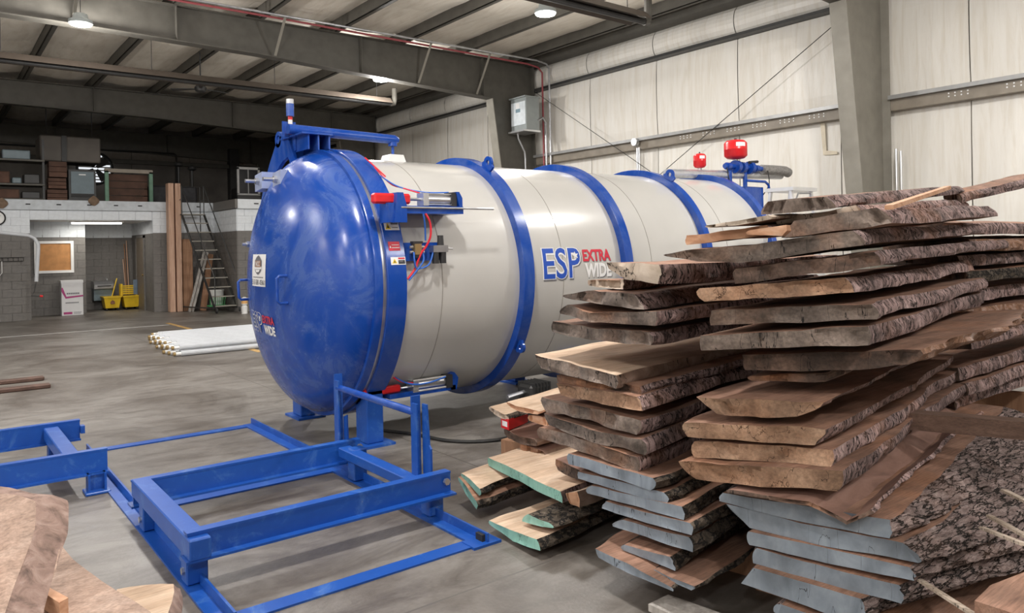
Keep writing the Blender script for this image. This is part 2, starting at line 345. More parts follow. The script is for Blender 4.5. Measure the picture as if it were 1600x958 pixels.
def textverts(txt, bold=0.0, ext=0.0):
    cu = bpy.data.curves.new('t', 'FONT'); cu.body = txt; cu.size = 1; cu.offset = bold; cu.resolution_u = 3
    o = bpy.data.objects.new('t', cu); COL.objects.link(o)
    bpy.context.view_layer.update()
    me = bpy.data.meshes.new_from_object(o.evaluated_get(bpy.context.evaluated_depsgraph_get()))
    vs = [tuple(v.co) for v in me.vertices]; fs = [tuple(p.vertices) for p in me.polygons]
    bpy.data.objects.remove(o); bpy.data.curves.remove(cu); bpy.data.meshes.remove(me)
    x0 = min(v[0] for v in vs); x1 = max(v[0] for v in vs); y0 = min(v[1] for v in vs); y1 = max(v[1] for v in vs)
    return [((v[0]-x0)/(x1-x0), (v[1]-y0)/(y1-y0)) for v in vs], fs
def textmap(mb, txt, fn, mi=0, bold=0.0, sub=1):
    vs, fs = textverts(txt, bold)
    # split long triangles so that the print follows a curved surface
    V = list(vs); F = [f for f in fs]
    T = []
    for f in F:
        for i in range(1, len(f)-1): T.append((f[0], f[i], f[i+1]))
    for _ in range(sub):
        mid = {}; T2 = []
        def mp(a, b):
            k = (min(a, b), max(a, b))
            if k not in mid: V.append(((V[a][0]+V[b][0])/2, (V[a][1]+V[b][1])/2)); mid[k] = len(V)-1
            return mid[k]
        for a, b, c in T:
            ab, bc, ca = mp(a, b), mp(b, c), mp(c, a); T2 += [(a, ab, ca), (ab, b, bc), (ca, bc, c), (ab, bc, ca)]
        T = T2
    mb.add([fn(x, y) for x, y in V], T, mi)

# ================================================================ THE BUILDING
def struct(name, mb, mats, label=None, cat=None, smooth=False):
    o = mb.build(name, mats, None, smooth); return tag(o, label, cat, None, 'structure')
struct('floor', MB().box((-12.2, -10, -.15), (12.3, 30.2, 0)), 'concrete', 'grey polished concrete floor of the workshop', 'floor')
# yellow worn lines painted on the floor
for i, (a, b) in enumerate((((4.33, 16.2), (4.43, 18.45)), ((4.15, 11.9), (4.25, 13.0)))):
    struct('floor_line', MB().box((a[0], a[1], 0), (b[0], b[1], .003)), 'floor_yellow',
           ('worn yellow line on the floor in front of the ladder', 'worn yellow line on the floor between the pipe bundle and the kiln')[i], 'floor marking')
struct('floor_line', MB().box((-3, 17.95, 0), (4.3, 17.99, .002)), 'white', 'thin pale line across the floor before the back wall', 'floor marking')

# ---- right wall: insulated sheet panels between girts
wr = struct('wall_right', MB().box((12.12, -10, 0), (12.3, 30.2, 6.3)), 'insul', 'tall pale insulated wall with horizontal girts', 'wall')
def bulge_panel(parent, y0, y1, z0, z1, b, name='insulation_panel', ny=5, nz=7, x=12.0):
    mb = MB(); g = .008; rows = []
    for i in range(nz+1):
        v = i/nz; row = []
        for j in range(ny+1):
            u = j/ny
            bx = b*(math.sin(math.pi*v)**.6)*(.75+.25*math.sin(math.pi*u)) if 0 < i < nz else 0
            bx += .012*math.sin(math.pi*u)
            row.append((x-bx, y0+g+(y1-y0-2*g)*u, z0+(z1-z0)*v))
        rows.append(row)
    for i in range(nz):
        mb.add(rows[i]+rows[i+1], [(j, j+1, ny+2+j, ny+1+j) for j in range(ny+1-1)])
    back = [(12.11, y0+g, z0), (12.11, y1-g, z0), (12.11, y1-g, z1), (12.11, y0+g, z1)]
    fr = [(x, y0+g, z0), (x, y1-g, z0), (x, y1-g, z1), (x, y0+g, z1)]
    mb.add(fr+back, [(0, 1, 5, 4), (1, 2, 6, 5), (2, 3, 7, 6), (3, 0, 4, 7)])
    o = mb.build(name, 'insul', parent, True, 60); return o
ys = [30.0-1.965*k for k in range(0, 21)]
for i in range(len(ys)-1):
    a, b = ys[i+1], ys[i]
    bulge_panel(wr, a, b, .05, 3.60, .03); bulge_panel(wr, a, b, 3.80, 5.37, .035); bulge_panel(wr, a, b, 5.43, 5.97, .16)
FR = [-2.8, 5.65, 14.2, 22.4, 29.9]
for k in range(len(FR)-1):
    y0, y1 = FR[k]+.12, FR[k+1]-.12
    lab = ['behind the camera', 'between the two near columns', 'beyond the grey electrical box', 'at the far end'][k]
    t = thing('wall_girt', 'brown steel girt along the right wall '+lab, 'girt', (11.85, y0, 3.6), kind='structure')
    MB().box((11.82, y0, 3.58), (11.99, y1, 3.80)).build('web', 'girt', t)
    MB().box((11.74, y0, 3.745), (11.82, y1, 3.805)).build('lip', 'girt_lip', t)
    hm = MB()
    if k in (0, 1):
        for q in range(7):
            yy = (y1-.35-.75*q) if k == 0 else (y0+.3+.55*q)
            if yy < y0+.1 or yy > y1-.4: continue
            for j in range(4):
                for zz in (3.66, 3.705): hm.cyl((11.818, yy+.085*j, zz), (11.814, yy+.085*j, zz), .012, seg=6)
        tag(hm.build('bolt_holes', 'print_white', t), kind='stuff')
    struct('trim_%d' % (k+1), MB().box((11.80, y0, 5.375), (11.99, y1, 5.43)), 'dark_metal', 'thin dark upper girt on the right wall '+lab, 'girt')
struct('trim_9', MB().box((11.62, -10, 5.97), (12.1, 30, 6.24)), 'beam', 'dark eave strut where roof and right wall meet', 'beam')
# rust stain run below the girt
struct('wall_stain', MB().prism([(11.955, 6.76, 3.57), (11.955, 6.68, 3.57), (11.955, 6.66, 3.1), (11.955, 6.48, 3.07), (11.955, 6.47, 3.02), (11.955, 6.72, 3.03)], (-.003, 0, 0)),
       plain('rust_stain', (.76, .68, .53), .5, 0, .1), 'ochre rust stain on the right wall under the girt', 'stain')

# ---- roof
ce = struct('ceiling', MB().box((-12.2, -10, 6.28), (12.3, 30.2, 6.4)), 'insul_roof', 'low-slope roof with sagging insulation between purlins', 'ceiling')
PX_ = [11.2-1.53*k for k in range(16)]
p0 = None
for x in PX_:
    if p0 is None:
        mb = MB().box((x-.012, -10, 6.0), (x+.012, 30, 6.27)); mb.box((x-.012, -10, 6.0), (x+.085, 30, 6.015)); mb.box((x-.085, -10, 6.255), (x+.012, 30, 6.27))
        p0 = mb.build('purlin', 'beam', ce); px0 = x
    else: copyobj(p0, ce, (x-px0, 0, 0))
edges = [12.0]+PX_
seg_y = [-10]+FR
first = {}
for i in range(len(edges)-1):
    xa, xb = edges[i+1], edges[i]
    for j in range(len(seg_y)-1):
        key = (round(xb-xa, 2), j)
        if key in first:
            o, x_ = first[key]; copyobj(o, ce, (xa-x_, 0, 0)); continue
        ya, yb = seg_y[j], seg_y[j+1]; mb = MB(); nx, ny = 6, 10; rows = []
        for q in range(ny+1):
            v = q/ny
            rows.append([(xa+.02+(xb-xa-.04)*u/nx, ya+(yb-ya)*v, 6.235-.10*math.sin(math.pi*u/nx)*(.85+.15*math.sin(9*v+u))-.02*math.sin(v*38)) for u in range(nx+1)])
        for q in range(ny): mb.add(rows[q]+rows[q+1], [(u, nx+1+u, nx+2+u, u+1) for u in range(nx)])
        mb.add([(xa+.02, ya, 6.235), (xb-.02, ya, 6.235), (xb-.02, yb, 6.235), (xa+.02, yb, 6.235)], [(0, 1, 2, 3)])
        o = mb.build('insulation_panel', 'insul_roof', ce, True, 60); first[key] = (o, xa)

# ---- steel frames
def zb(x):     # underside of the tapered rafter
    if x > 5: return 5.07+(10.55-x)*(.26/5.55)
    return min(5.42, 5.33+(5-x)*.0175)
labs = ['behind the camera', 'over the near column at right', 'crossing above the blue kiln', 'above the mezzanine', 'at the end wall']
for k, y in enumerate(FR):
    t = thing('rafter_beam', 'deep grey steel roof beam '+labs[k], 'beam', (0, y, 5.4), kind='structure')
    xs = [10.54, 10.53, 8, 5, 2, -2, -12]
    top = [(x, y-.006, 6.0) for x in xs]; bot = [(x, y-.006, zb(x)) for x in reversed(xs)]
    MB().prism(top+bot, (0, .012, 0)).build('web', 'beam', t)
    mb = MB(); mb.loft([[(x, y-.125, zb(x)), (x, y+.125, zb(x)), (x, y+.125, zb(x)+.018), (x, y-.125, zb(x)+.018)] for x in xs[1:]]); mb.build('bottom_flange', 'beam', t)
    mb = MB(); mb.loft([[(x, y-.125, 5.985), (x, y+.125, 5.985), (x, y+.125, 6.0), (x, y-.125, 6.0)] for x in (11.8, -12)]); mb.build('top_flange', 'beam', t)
    for x in (10.3, 7.2, 3.6, -1, -6): MB().box((x-.006, y-.11, zb(x)), (x+.006, y-.006, 5.99)).build('stiffener', 'beam', t)
    if k == 2:
        for x in (5.37, 8.55, 10.1, 2.0): MB().bar((x, y-.1, zb(x)+.03), (x, y-.68, 5.99), .05, .01).build('flange_brace', 'beam_light', t)
clab = ['behind the camera', 'rising behind the wood stacks', 'carrying the grey electrical box', 'beside the mezzanine', 'in the far corner']
for k, y in enumerate(FR):
    t = thing('steel_column', 'tapered grey steel column '+clab[k], 'column', (11.5, y, 0), kind='structure')
    xi = lambda z: 11.22-.135*z
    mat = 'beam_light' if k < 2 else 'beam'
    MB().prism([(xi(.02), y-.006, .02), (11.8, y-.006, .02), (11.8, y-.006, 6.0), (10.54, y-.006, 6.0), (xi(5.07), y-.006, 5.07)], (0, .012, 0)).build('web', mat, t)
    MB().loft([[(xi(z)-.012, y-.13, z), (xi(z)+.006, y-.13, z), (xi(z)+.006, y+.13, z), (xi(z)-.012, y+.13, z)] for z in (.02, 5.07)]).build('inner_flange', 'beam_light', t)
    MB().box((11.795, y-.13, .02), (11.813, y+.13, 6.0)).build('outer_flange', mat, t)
    MB().box((10.9, y-.18, 0), (11.9, y+.18, .02)).build('base_plate', 'beam', t)
# bracing rods on the right wall
tag(MB().tube([(11.74, 14.0, 5.35), (11.74, 10.9, 3.42), (11.74, 6.9, .9)], .007, 6).build('brace_rod', 'dark_metal'), 'thin bracing rod falling from the grey electrical box toward the kiln', 'rod')
tag(MB().tube([(11.72, 6.0, 5.3), (11.72, 9.92, 3.08), (11.72, 13.6, 1.0)], .007, 6).build('brace_rod', 'dark_metal'), 'thin bracing rod falling from the near column to behind the kiln', 'rod')
# conduits and sprinkler pipe
tag(MB().tube([(-11, 13.72, 5.965), (4.9, 13.72, 5.96), (11.3, 13.70, 5.9), (11.62, 13.7, 5.86), (11.75, 13.7, 5.75), (11.76, 13.7, .3)], .022, 8).build('sprinkler_pipe', plain('dull_red_pipe', (.33, .07, .08), .5), None, True), 'dull red pipe along the roof beam turning down the wall', 'pipe')
tag(MB().tube([(-11, 13.55, 5.965), (4.9, 13.55, 5.965), (11.4, 13.48, 5.95), (11.68, 13.46, 5.90), (11.76, 13.46, 5.8), (11.77, 13.46, .3)], .024, 8).build('conduit_pipe', 'steel', None, True), 'grey conduit along the roof beam turning down beside the red pipe', 'pipe')
tag(MB().tube([(11.42, 13.5, 4.55), (11.55, 13.48, 4.62), (11.66, 13.5, 4.5), (11.68, 13.52, 4.2), (11.70, 13.55, .3)], .026, 8).build('conduit_pipe', 'steel', None, True), 'curved flexible conduit leaving the right side of the electrical box', 'pipe')
tag(MB().tube([(11.12, 13.9, 4.3), (11.14, 13.9, 4.15), (11.32, 13.9, 3.85), (11.34, 13.9, 3.7), (11.34, 13.9, .4)], .02, 8).build('conduit_pipe', 'steel', None, True), 'thin bent conduit below the electrical box on the column', 'pipe')
tag(MB().tube([(11.76, 10.72, 3.6), (11.76, 10.72, .3)], .022, 8).tube([(11.76, 10.66, 3.6), (11.76, 10.66, .3)], .022, 8).build('conduit_pair', 'alu', None, True), 'pair of thin conduits below the round junction box on the girt', 'pipe')
tag(MB().cyl((11.74, 10.72, 3.72), (11.66, 10.72, 3.72), .08, seg=16).build('junction_box', 'steel', None, True), 'round grey junction box on the girt above the kiln', 'junction box')
tag(MB().tube([(11.70, 5.40, 2.97), (11.70, 5.40, 0)], .02, 8).tube([(11.70, 5.33, 2.93), (11.70, 5.33, 0)], .02, 8).build('conduit_pair', 'alu', None, True), 'pair of conduits standing right of the near steel column', 'pipe')
# electrical box on the column
t = thing('electrical_box', 'grey electrical enclosure with pale front on the column above the kiln', 'electrical box', (11.25, 13.78, 4.27))
MB().box((11.07, 13.5, 4.3), (11.46, 14.06, 5.08)).build('body', 'elec', t)
MB().box((11.05, 13.52, 4.44), (11.07, 14.04, 4.98)).build('front_panel', 'lit_pane', t)
MB().box((11.043, 13.72, 4.83), (11.05, 13.86, 4.96)).build('paper_label', 'print_white', t)
MB().box((11.043, 13.70, 4.74), (11.05, 13.86, 4.82)).build('nameplate', plain('blue_grey_plate', (.2, .3, .36), .5), t)
MB().box((10.98, 13.48, 4.27), (11.48, 14.08, 4.31)).build('tray', 'alu', t)
MB().box((11.02, 13.48, 5.07), (11.48, 14.08, 5.1)).build('hood', 'elec', t)

# ---- radiant tube heaters hung under the roof
def heater(y, x0, x1, label):
    t = thing('tube_heater', label, 'heater', ((x0+x1)/2, y, 4.95))
    MB().loft([[(x, y-.22, 4.97), (x, y-.10, 5.10), (x, y+.10, 5.10), (x, y+.22, 4.97), (x, y+.21, 4.97), (x, y+.09, 5.085), (x, y-.09, 5.085), (x, y-.21, 4.97)] for x in (x0, x1)]).build('reflector', plain('dull_reflector', (.075, .058, .045), .6), t)
    MB().cyl((x0, y, 4.99), (x1+.08, y, 4.99), .05, seg=10).build('burner_tube', 'dark_metal', t, True)
    MB().tube([(x1+.06, y, 4.99), (x1+.14, y, 5.0), (x1+.16, y, 5.08), (x1+.16, y, 5.35)], .06, 10).build('exhaust_elbow', 'beam', t, True)
    n = int((x1-x0)/2.4)
    for i in range(n):
        x = x1-.3-2.4*i
        MB().cyl((x, y, 5.1), (x, y, 6.0), .006, seg=5).build('hanger_chain', 'dark_metal', t)
heater(15.55, -8, 8.6, 'long tube heater hanging beyond the roof beam')
heater(7.75, -8, 8.65, 'tube heater at the top edge above the kiln')

# ---- high-bay lamps
lamp_names = {(2.05, 13.75): 'glowing high-bay lamp at upper left under the roof beam', (7.98, 14.75): 'glowing high-bay lamp beyond the roof beam above the kiln', (7.9, 9.1): 'glowing round high-bay lamp at the top middle near the heater end'}
for (x, y) in LAMPS:
    z = 5.30
    lab = lamp_names.get((x, y), 'high-bay lamp out of view over the workshop floor')
    t = thing('high_bay_lamp', lab, 'lamp', (x, y, z), 'high-bay lamps')
    MB().latheZ([(.16, z), (.175, z+.02), (.175, z+.07), (.12, z+.09), (.10, z+.17), (.04, z+.19)], x, y, 24).build('housing', 'elec', t, True)
    MB().latheZ([(.150, z-.004), (.155, z+.004)], x, y, 24).build('lens', 'lens', t)
    MB().cyl((x, y, z+.19), (x, y, 6.27), .006, seg=6).build('hanger', 'dark_metal', t)
    ld = bpy.data.lights.new('lamp_light', 'AREA'); ld.shape = 'DISK'; ld.size = .30; ld.energy = LAMP_W; ld.color = LAMP_COL; ld.spread = R(172)
    lo = bpy.data.objects.new('lamp_light', ld); COL.objects.link(lo); lo.parent = t; lo.location = (0, 0, -.012)
    ld = bpy.data.lights.new('ceiling_fill', 'POINT'); ld.energy = FILL_W; ld.color = LAMP_COL; ld.shadow_soft_size = .12  # added uplight fill for the ceiling, not a part of the lamp
    lo = bpy.data.objects.new('ceiling_fill', ld); COL.objects.link(lo); lo.parent = t; lo.location = (0, 0, -.30)

# ---- ceiling fans
def fan(x, y, z, rot, label):
    t = thing('ceiling_fan', label, 'fan', (x, y, z))
    MB().cyl((x, y, z+.1), (x, y, 6.1), .015, seg=8).build('down_rod', 'dark_metal', t)
    MB().latheZ([(.05, z-.08), (.11, z-.05), (.13, z+.03), (.09, z+.09), (.03, z+.14)], x, y, 16).build('motor', 'dark_metal', t, True)
    for k in range(3):
        a = rot+k*2*math.pi/3; d = Vector((math.cos(a), math.sin(a), 0)); s = Vector((-d.y, d.x, 0))
        p = Vector((x, y, z))
        MB().prism([p+d*.1-s*.04, p+d*.68-s*.075+Vector((0, 0, -.01)), p+d*.68+s*.06+Vector((0, 0, .02)), p+d*.1+s*.03], (0, 0, .012)).build('blade', 'dark_metal', t)
fan(4.97, 17.6, 5.28, .3, 'dark three-blade ceiling fan hanging beyond the roof beam')
fan(5.0, 10.35, 5.62, -.45, 'dark ceiling fan blade dipping into the top edge')

# ---- back: block wall, alcove, mezzanine
def blocks(parent, x0, x1, y, zt, z0=0.0, zsplit=2.15, side=None, y1=None, proud=.012):
    """painted blocks 0.4 x 0.2 laid in running bond; side=+-1 lays them along Y on a wall face x=const"""
    rows = int(round((zt-z0)/.2)); h = (zt-z0)/rows
    for r in range(rows):
        z = z0+r*h; mat = 'block_white' if z+h*.5 > zsplit else 'block_grey'
        a0, a1 = (x0, x1) if side is None else (y, y1)
        u = a0-(.2 if r % 2 else 0)
        while u < a1-.02:
            b0, b1 = max(u, a0)+.005, min(u+.4, a1)-.005
            if b1-b0 > .03:
                key = ('blk', side, round(b1-b0, 3), round(h, 3), mat)
                if key not in BLK:
                    mb = MB()
                    if side is None: mb.prism([(0, 0, .004), (b1-b0, 0, .004), (b1-b0, 0, h-.004), (0, 0, h-.004)], (0, -proud, 0))
                    else: mb.prism([(0, 0, .004), (0, b1-b0, .004), (0, b1-b0, h-.004), (0, 0, h-.004)], (-proud, 0, 0))
                    me = bpy.data.meshes.new('block'); me.from_pydata(mb.v, [], mb.f); me.materials.append(M[mat]); BLK[key] = me
                o = bpy.data.objects.new('block', BLK[key]); COL.objects.link(o); o.parent = parent
                wloc = Vector((b0, y, z)) if side is None else Vector((x0, b0, z))
                o.location = wloc-ORG[parent.name]
            u += .4
BLK = {}
def bwall(name, a, b, label):
    mb = MB(); (x0, y0, z0), (x1, y1, z1) = a, b
    zs = 2.15
    if z1 > zs > z0: mb.box(a, (x1, y1, zs), 0); mb.box((x0, y0, zs), b, 1)
    else: mb.box(a, b, 0 if z1 <= zs else 1)
    return struct(name, mb, ['mortar_g', 'mortar_w'], label, 'wall')
wl = bwall('wall_back_left', (-12, 22.12, 0), (2.1, 22.3, 2.75), 'block wall left of the alcove, white over grey'); blocks(wl, .1, 2.1, 22.12, 2.75)
wh = bwall('wall_header', (2.1, 22.12, 2.5), (4.92, 22.3, 2.75), 'white block header over the alcove'); blocks(wh, 2.1, 4.92, 22.12, 2.75, 2.5)
wb = bwall('wall_alcove_left', (2.1, 23.42, 0), (3.5, 23.6, 2.5), 'alcove wall behind the cork board'); blocks(wb, 2.1, 3.5, 23.42, 2.5)
wc = bwall('wall_alcove_back', (3.4, 24.72, 0), (5.1, 24.9, 2.5), 'shaded rear wall of the alcove'); blocks(wc, 3.5, 4.92, 24.72, 2.5)
bwall('wall_alcove_side', (4.93, 22.3, 0), (5.1, 24.72, 2.5), 'right side wall of the alcove')
wd = bwall('wall_back_middle', (4.92, 22.12, 0), (6.6, 22.3, 2.75), 'block wall behind the rolling ladder'); blocks(wd, 4.92, 6.55, 22.12, 2.75)
we = bwall('wall_block_corner', (6.57, 20.22, 0), (12.0, 22.3, 2.75), 'projecting block room right of the ladder'); blocks(we, 6.57, 8.6, 20.22, 2.75)
blocks(we, 6.57, 0, 20.22, 2.75, side=1, y1=22.12)
struct('ceiling_alcove', MB().box((2.1, 22.3, 2.5), (4.93, 24.9, 2.6)), 'white', 'white soffit of the alcove', 'ceiling')
t = thing('door_1', 'dark door in the right side of the alcove', 'door', (4.92, 23.6, 0), kind='structure')
MB().box((4.90, 23.15, 0), (4.925, 24.05, 2.05)).build('door_leaf', plain('brown_door', (.16, .13, .1), .5), t)
mb = MB(); mb.box((4.885, 23.07, 0), (4.925, 23.15, 2.12)); mb.box((4.885, 24.05, 0), (4.925, 24.13, 2.12)); mb.box((4.885, 23.07, 2.05), (4.925, 24.13, 2.12)); mb.build('door_frame', 'block_grey', t)
MB().cyl((4.90, 23.24, 1.0), (4.86, 23.24, 1.0), .03, seg=10).build('door_knob', 'brass', t)
# mezzanine deck and edge channel
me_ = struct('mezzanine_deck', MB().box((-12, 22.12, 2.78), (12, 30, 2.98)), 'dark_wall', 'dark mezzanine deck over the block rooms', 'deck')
t = thing('edge_channel', 'pale grey steel channel along the mezzanine edge with dark slots', 'beam', (0, 22.06, 2.75), kind='structure')
MB().box((-12, 22.03, 2.75), (6.57, 22.12, 3.0)).build('web', plain('pale_channel', (.56, .60, .64), .5), t)
sl = None
for x in (2.06, 2.72, 4.02, 4.60, 3.40, .8, 1.4, 5.4, 6.1):
    if sl is None: sl = MB().box((x-.05, 22.02, 2.87), (x+.05, 22.035, 2.90)).build('slot', 'rubber', t); s0 = x
    else: copyobj(sl, t, (x-s0, 0, 0))
t = thing('edge_channel', 'pale steel channel on the projecting block room behind the kiln door', 'beam', (9, 20.15, 2.75), kind='structure')
MB().box((6.57, 20.12, 2.75), (12, 20.22, 3.0)).build('web', 'block_white', t)
MB().box((6.50, 20.12, 2.76), (6.57, 22.1, 3.0)).build('side_plate', 'block_grey', t)
MB().box((7.0, 20.11, 2.87), (7.12, 20.12, 2.90)).build('slot', 'rubber', t)
struct('mezzanine_top', MB().box((6.55, 20.2, 2.78), (12, 22.15, 3.0)), 'oldwood', 'plywood deck over the projecting block room', 'deck')
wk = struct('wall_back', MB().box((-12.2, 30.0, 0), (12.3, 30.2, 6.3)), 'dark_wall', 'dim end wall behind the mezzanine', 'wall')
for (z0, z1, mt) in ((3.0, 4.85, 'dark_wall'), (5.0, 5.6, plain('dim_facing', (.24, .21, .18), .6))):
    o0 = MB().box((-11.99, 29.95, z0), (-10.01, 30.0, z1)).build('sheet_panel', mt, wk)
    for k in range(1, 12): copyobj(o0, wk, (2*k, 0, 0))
struct('trim_7', MB().box((-12, 29.75, 4.85), (12, 29.95, 5.0)), 'beam', 'dark girt on the dim end wall', 'girt')
# unseen closing walls
struct('wall_left', MB().box((-12.2, -10, 0), (-12, 30, 6.3)), 'insul', 'insulated wall far left of the workshop', 'wall')
struct('wall_front', MB().box((-12.2, -10.2, 0), (12.3, -10, 6.3)), 'insul', 'insulated wall behind the camera', 'wall')

# alcove strip light
t = thing('strip_light', 'bright strip light under the alcove header', 'lamp', (3.7, 23.2, 2.42))
MB().box((3.05, 22.75, 2.47), (4.35, 22.95, 2.5)).build('housing', 'white', t)
MB().cyl((3.1, 22.85, 2.445), (4.3, 22.85, 2.445), .02, seg=10).build('tube', 'tubelight', t)
ld = bpy.data.lights.new('strip_glow', 'AREA'); ld.shape = 'RECTANGLE'; ld.size = 1.2; ld.size_y = .06; ld.energy = 22; ld.color = (1, .95, .85)
lo = bpy.data.objects.new('strip_glow', ld); COL.objects.link(lo); lo.parent = t; lo.location = Vector((3.7, 22.85, 2.42))-ORG[t.name]

# ================================================================ THE KILN
CY, CZ = 6.3, 1.32
kiln = thing('vacuum_kiln', 'huge greige cylindrical vacuum kiln with blue domed door and blue rings', 'kiln', (5.4, CY, 0))
RS = 1.10
sh = MB().latheX([(2.9, RS), (8.05, RS)], CY, CZ, 128).build('shell', 'vessel', kiln, True)
for x in (3.34, 4.67, 5.89, 7.2): MB().latheX([(x, RS+.0005), (x+.001, RS+.003), (x+.006, RS+.003), (x+.007, RS+.0005)], CY, CZ, 128).build('weld_seam', 'seam', sh, True)
hd = [(8.05+.42*math.sin(a), RS*math.cos(a)) for a in [i*math.pi/2/12 for i in range(13)]]
MB().latheX(hd, CY, CZ, 96).build('rear_head', 'vessel', kiln, True)
ff = MB().latheX([(2.80, 1.10), (2.80, 1.17), (2.805, 1.175), (2.965, 1.175), (2.97, 1.17), (2.97, 1.10)], CY, CZ, 128).build('front_band', 'blue', kiln, True)
for x0, x1 in ((4.15, 4.27), (5.44, 5.55), (6.745, 6.84), (8.0, 8.1)):
    ring = MB().latheX([(x0, 1.095), (x0, 1.168), (x0+.004, 1.172), (x1-.004, 1.172), (x1, 1.168), (x1, 1.095)], CY, CZ, 128).build('stiffening_ring', 'blue', kiln, True)
    def lug(ang, h, wd, tilt=None):
        a = R(ang); c = Vector((0, CY-1.165*math.cos(a), CZ+1.165*math.sin(a))); u = Vector((0, -math.cos(a), math.sin(a)))
        if tilt: u = (u+Vector((0, 0, tilt))).normalized()
        s_ = Vector((0, u.z, -u.y)); cc = c+u*h*.55; rings = []
        for k in range(28):
            t_ = 2*math.pi*k/28; d = u*math.cos(t_)+s_*math.sin(t_)
            ro = wd*.5 if math.cos(t_) > -.2 else min(wd*.62/abs(math.cos(t_)+1e-6), h*.75)
            rings.append([cc+d*ro+Vector((x0+.035, 0, 0)), cc+d*ro+Vector((x0+.06, 0, 0)), cc+d*wd*.22+Vector((x0+.06, 0, 0)), cc+d*wd*.22+Vector((x0+.035, 0, 0))])
        rings.append(rings[0])
        MB().loft(rings, True, False, False).build('lifting_lug', 'blue', ring, True)
    if x0 in (4.15, 6.745): lug(60, .12, .12, .5)
    if x0 == 4.15: lug(-31, .09, .10)
# legs
for x in (2.82, 5.42, 7.95):
    for s in (-1, 1):
        y = CY+s*.68
        lg = MB().bevbox((x-.02, y-.10, .02), (x+.13, y+.10, .55), .008).build('leg', 'blue_worn', kiln)
        MB().box((x-.07, y-.17, 0), (x+.2, y+.17, .02)).build('foot_plate', 'blue_worn', lg)
# door
NOSE = .46
def domeX(r, R0=1.13): return 2.72-NOSE*math.sqrt(max(0, 1-(r/R0)**2))
prof = [(domeX(1.13*math.sin(a)), 1.13*math.sin(a)) for a in [math.pi/2*i/32 for i in range(33)]]
prof = [(p[0], max(p[1], .002)) for p in prof]
door = MB().latheX(prof, CY, CZ, 128).build('door_dome', 'blue_door', kiln, True)
MB().latheX([(2.70, 1.10), (2.70, 1.158), (2.71, 1.163), (2.765, 1.163), (2.77, 1.155), (2.77, 1.10)], CY, CZ, 128).build('door_rim', 'blue', door, True)
MB().latheX([(2.768, 1.10), (2.768, 1.150), (2.802, 1.150), (2.802, 1.10)], CY, CZ, 128).build('gasket_strip', 'steel', door, True)
def dpt(y, z, off=0):
    r = math.hypot(y-CY, z-CZ); return Vector((domeX(r)-off, y, z))
for (y, z0, z1) in ((6.98, 1.16, 1.34), (5.87, 1.18, 1.40)):
    a, b = dpt(y, z1), dpt(y, z0); o = Vector((-.085, 0, 0))
    path = [a, a+o*.75, a+o+Vector((0, 0, -.02)), b+o+Vector((0, 0, .02)), b+o*.75, b]
    MB().tube(path, .0125, 10).build('handle', 'blue', door, True)
# sheet with a badge and phone number stuck on the door
def sheet(mb, y0, y1, z0, z1, off, mi, n=8):
    V = [[dpt(y0+(y1-y0)*i/n, z0+(z1-z0)*j/n, off) for i in range(n+1)] for j in range(n+1)]
    for j in range(n): mb.add(V[j]+V[j+1], [(i, i+1, n+2+i, n+1+i) for i in range(n)], mi)
mb = MB(); SY0, SY1, SZ0, SZ1 = 6.62, 6.25, 1.30, 1.575
sheet(mb, SY0, SY1, SZ0, SZ1, .004, 0)
sm = lambda u, v, off=.0065: dpt(SY0+(SY1-SY0)*u, SZ0+(SZ1-SZ0)*v, off)
bad = [(.5, .97), (.62, .92), (.70, .85), (.76, .8), (.76, .55), (.7, .46), (.6, .40), (.5, .36), (.4, .40), (.3, .46), (.24, .55), (.24, .8), (.3, .85), (.38, .92)]
mb.add([sm(u, v) for u, v in bad], [tuple(range(len(bad)))], 1)
ins = [(.30, .80), (.70, .80), (.70, .60), (.30, .60)]; mb.add([sm(u, v, .008) for u, v in ins], [(0, 1, 2, 3)], 2)
mb.add([sm(u, v, .0085) for u, v in ((.22, .60), (.78, .62), (.78, .54), (.22, .52))], [(0, 1, 2, 3)], 3)
mb.add([sm(u, v, .0085) for u, v in ((.34, .51), (.66, .52), (.60, .45), (.40, .44))], [(0, 1, 2, 3)], 0)
textmap(mb, 'NCC', lambda x, y: sm(.35+.3*x, .63+.15*y, .0095), 3, .01, 0)
textmap(mb, '513-581-0361', lambda x, y: sm(.03+.94*x, .05+.16*y, .007), 4, 0, 0)
for k in range(9): mb.add([sm(u, v, .007) for u, v in ((.13+.085*k, .27), (.19+.085*k, .27), (.19+.085*k, .30), (.13+.085*k, .30))], [(0, 1, 2, 3)], 1)
mb.build('door_poster', ['print_white', 'print_grey', 'print_brown', 'cardboard', 'print_black'], door)
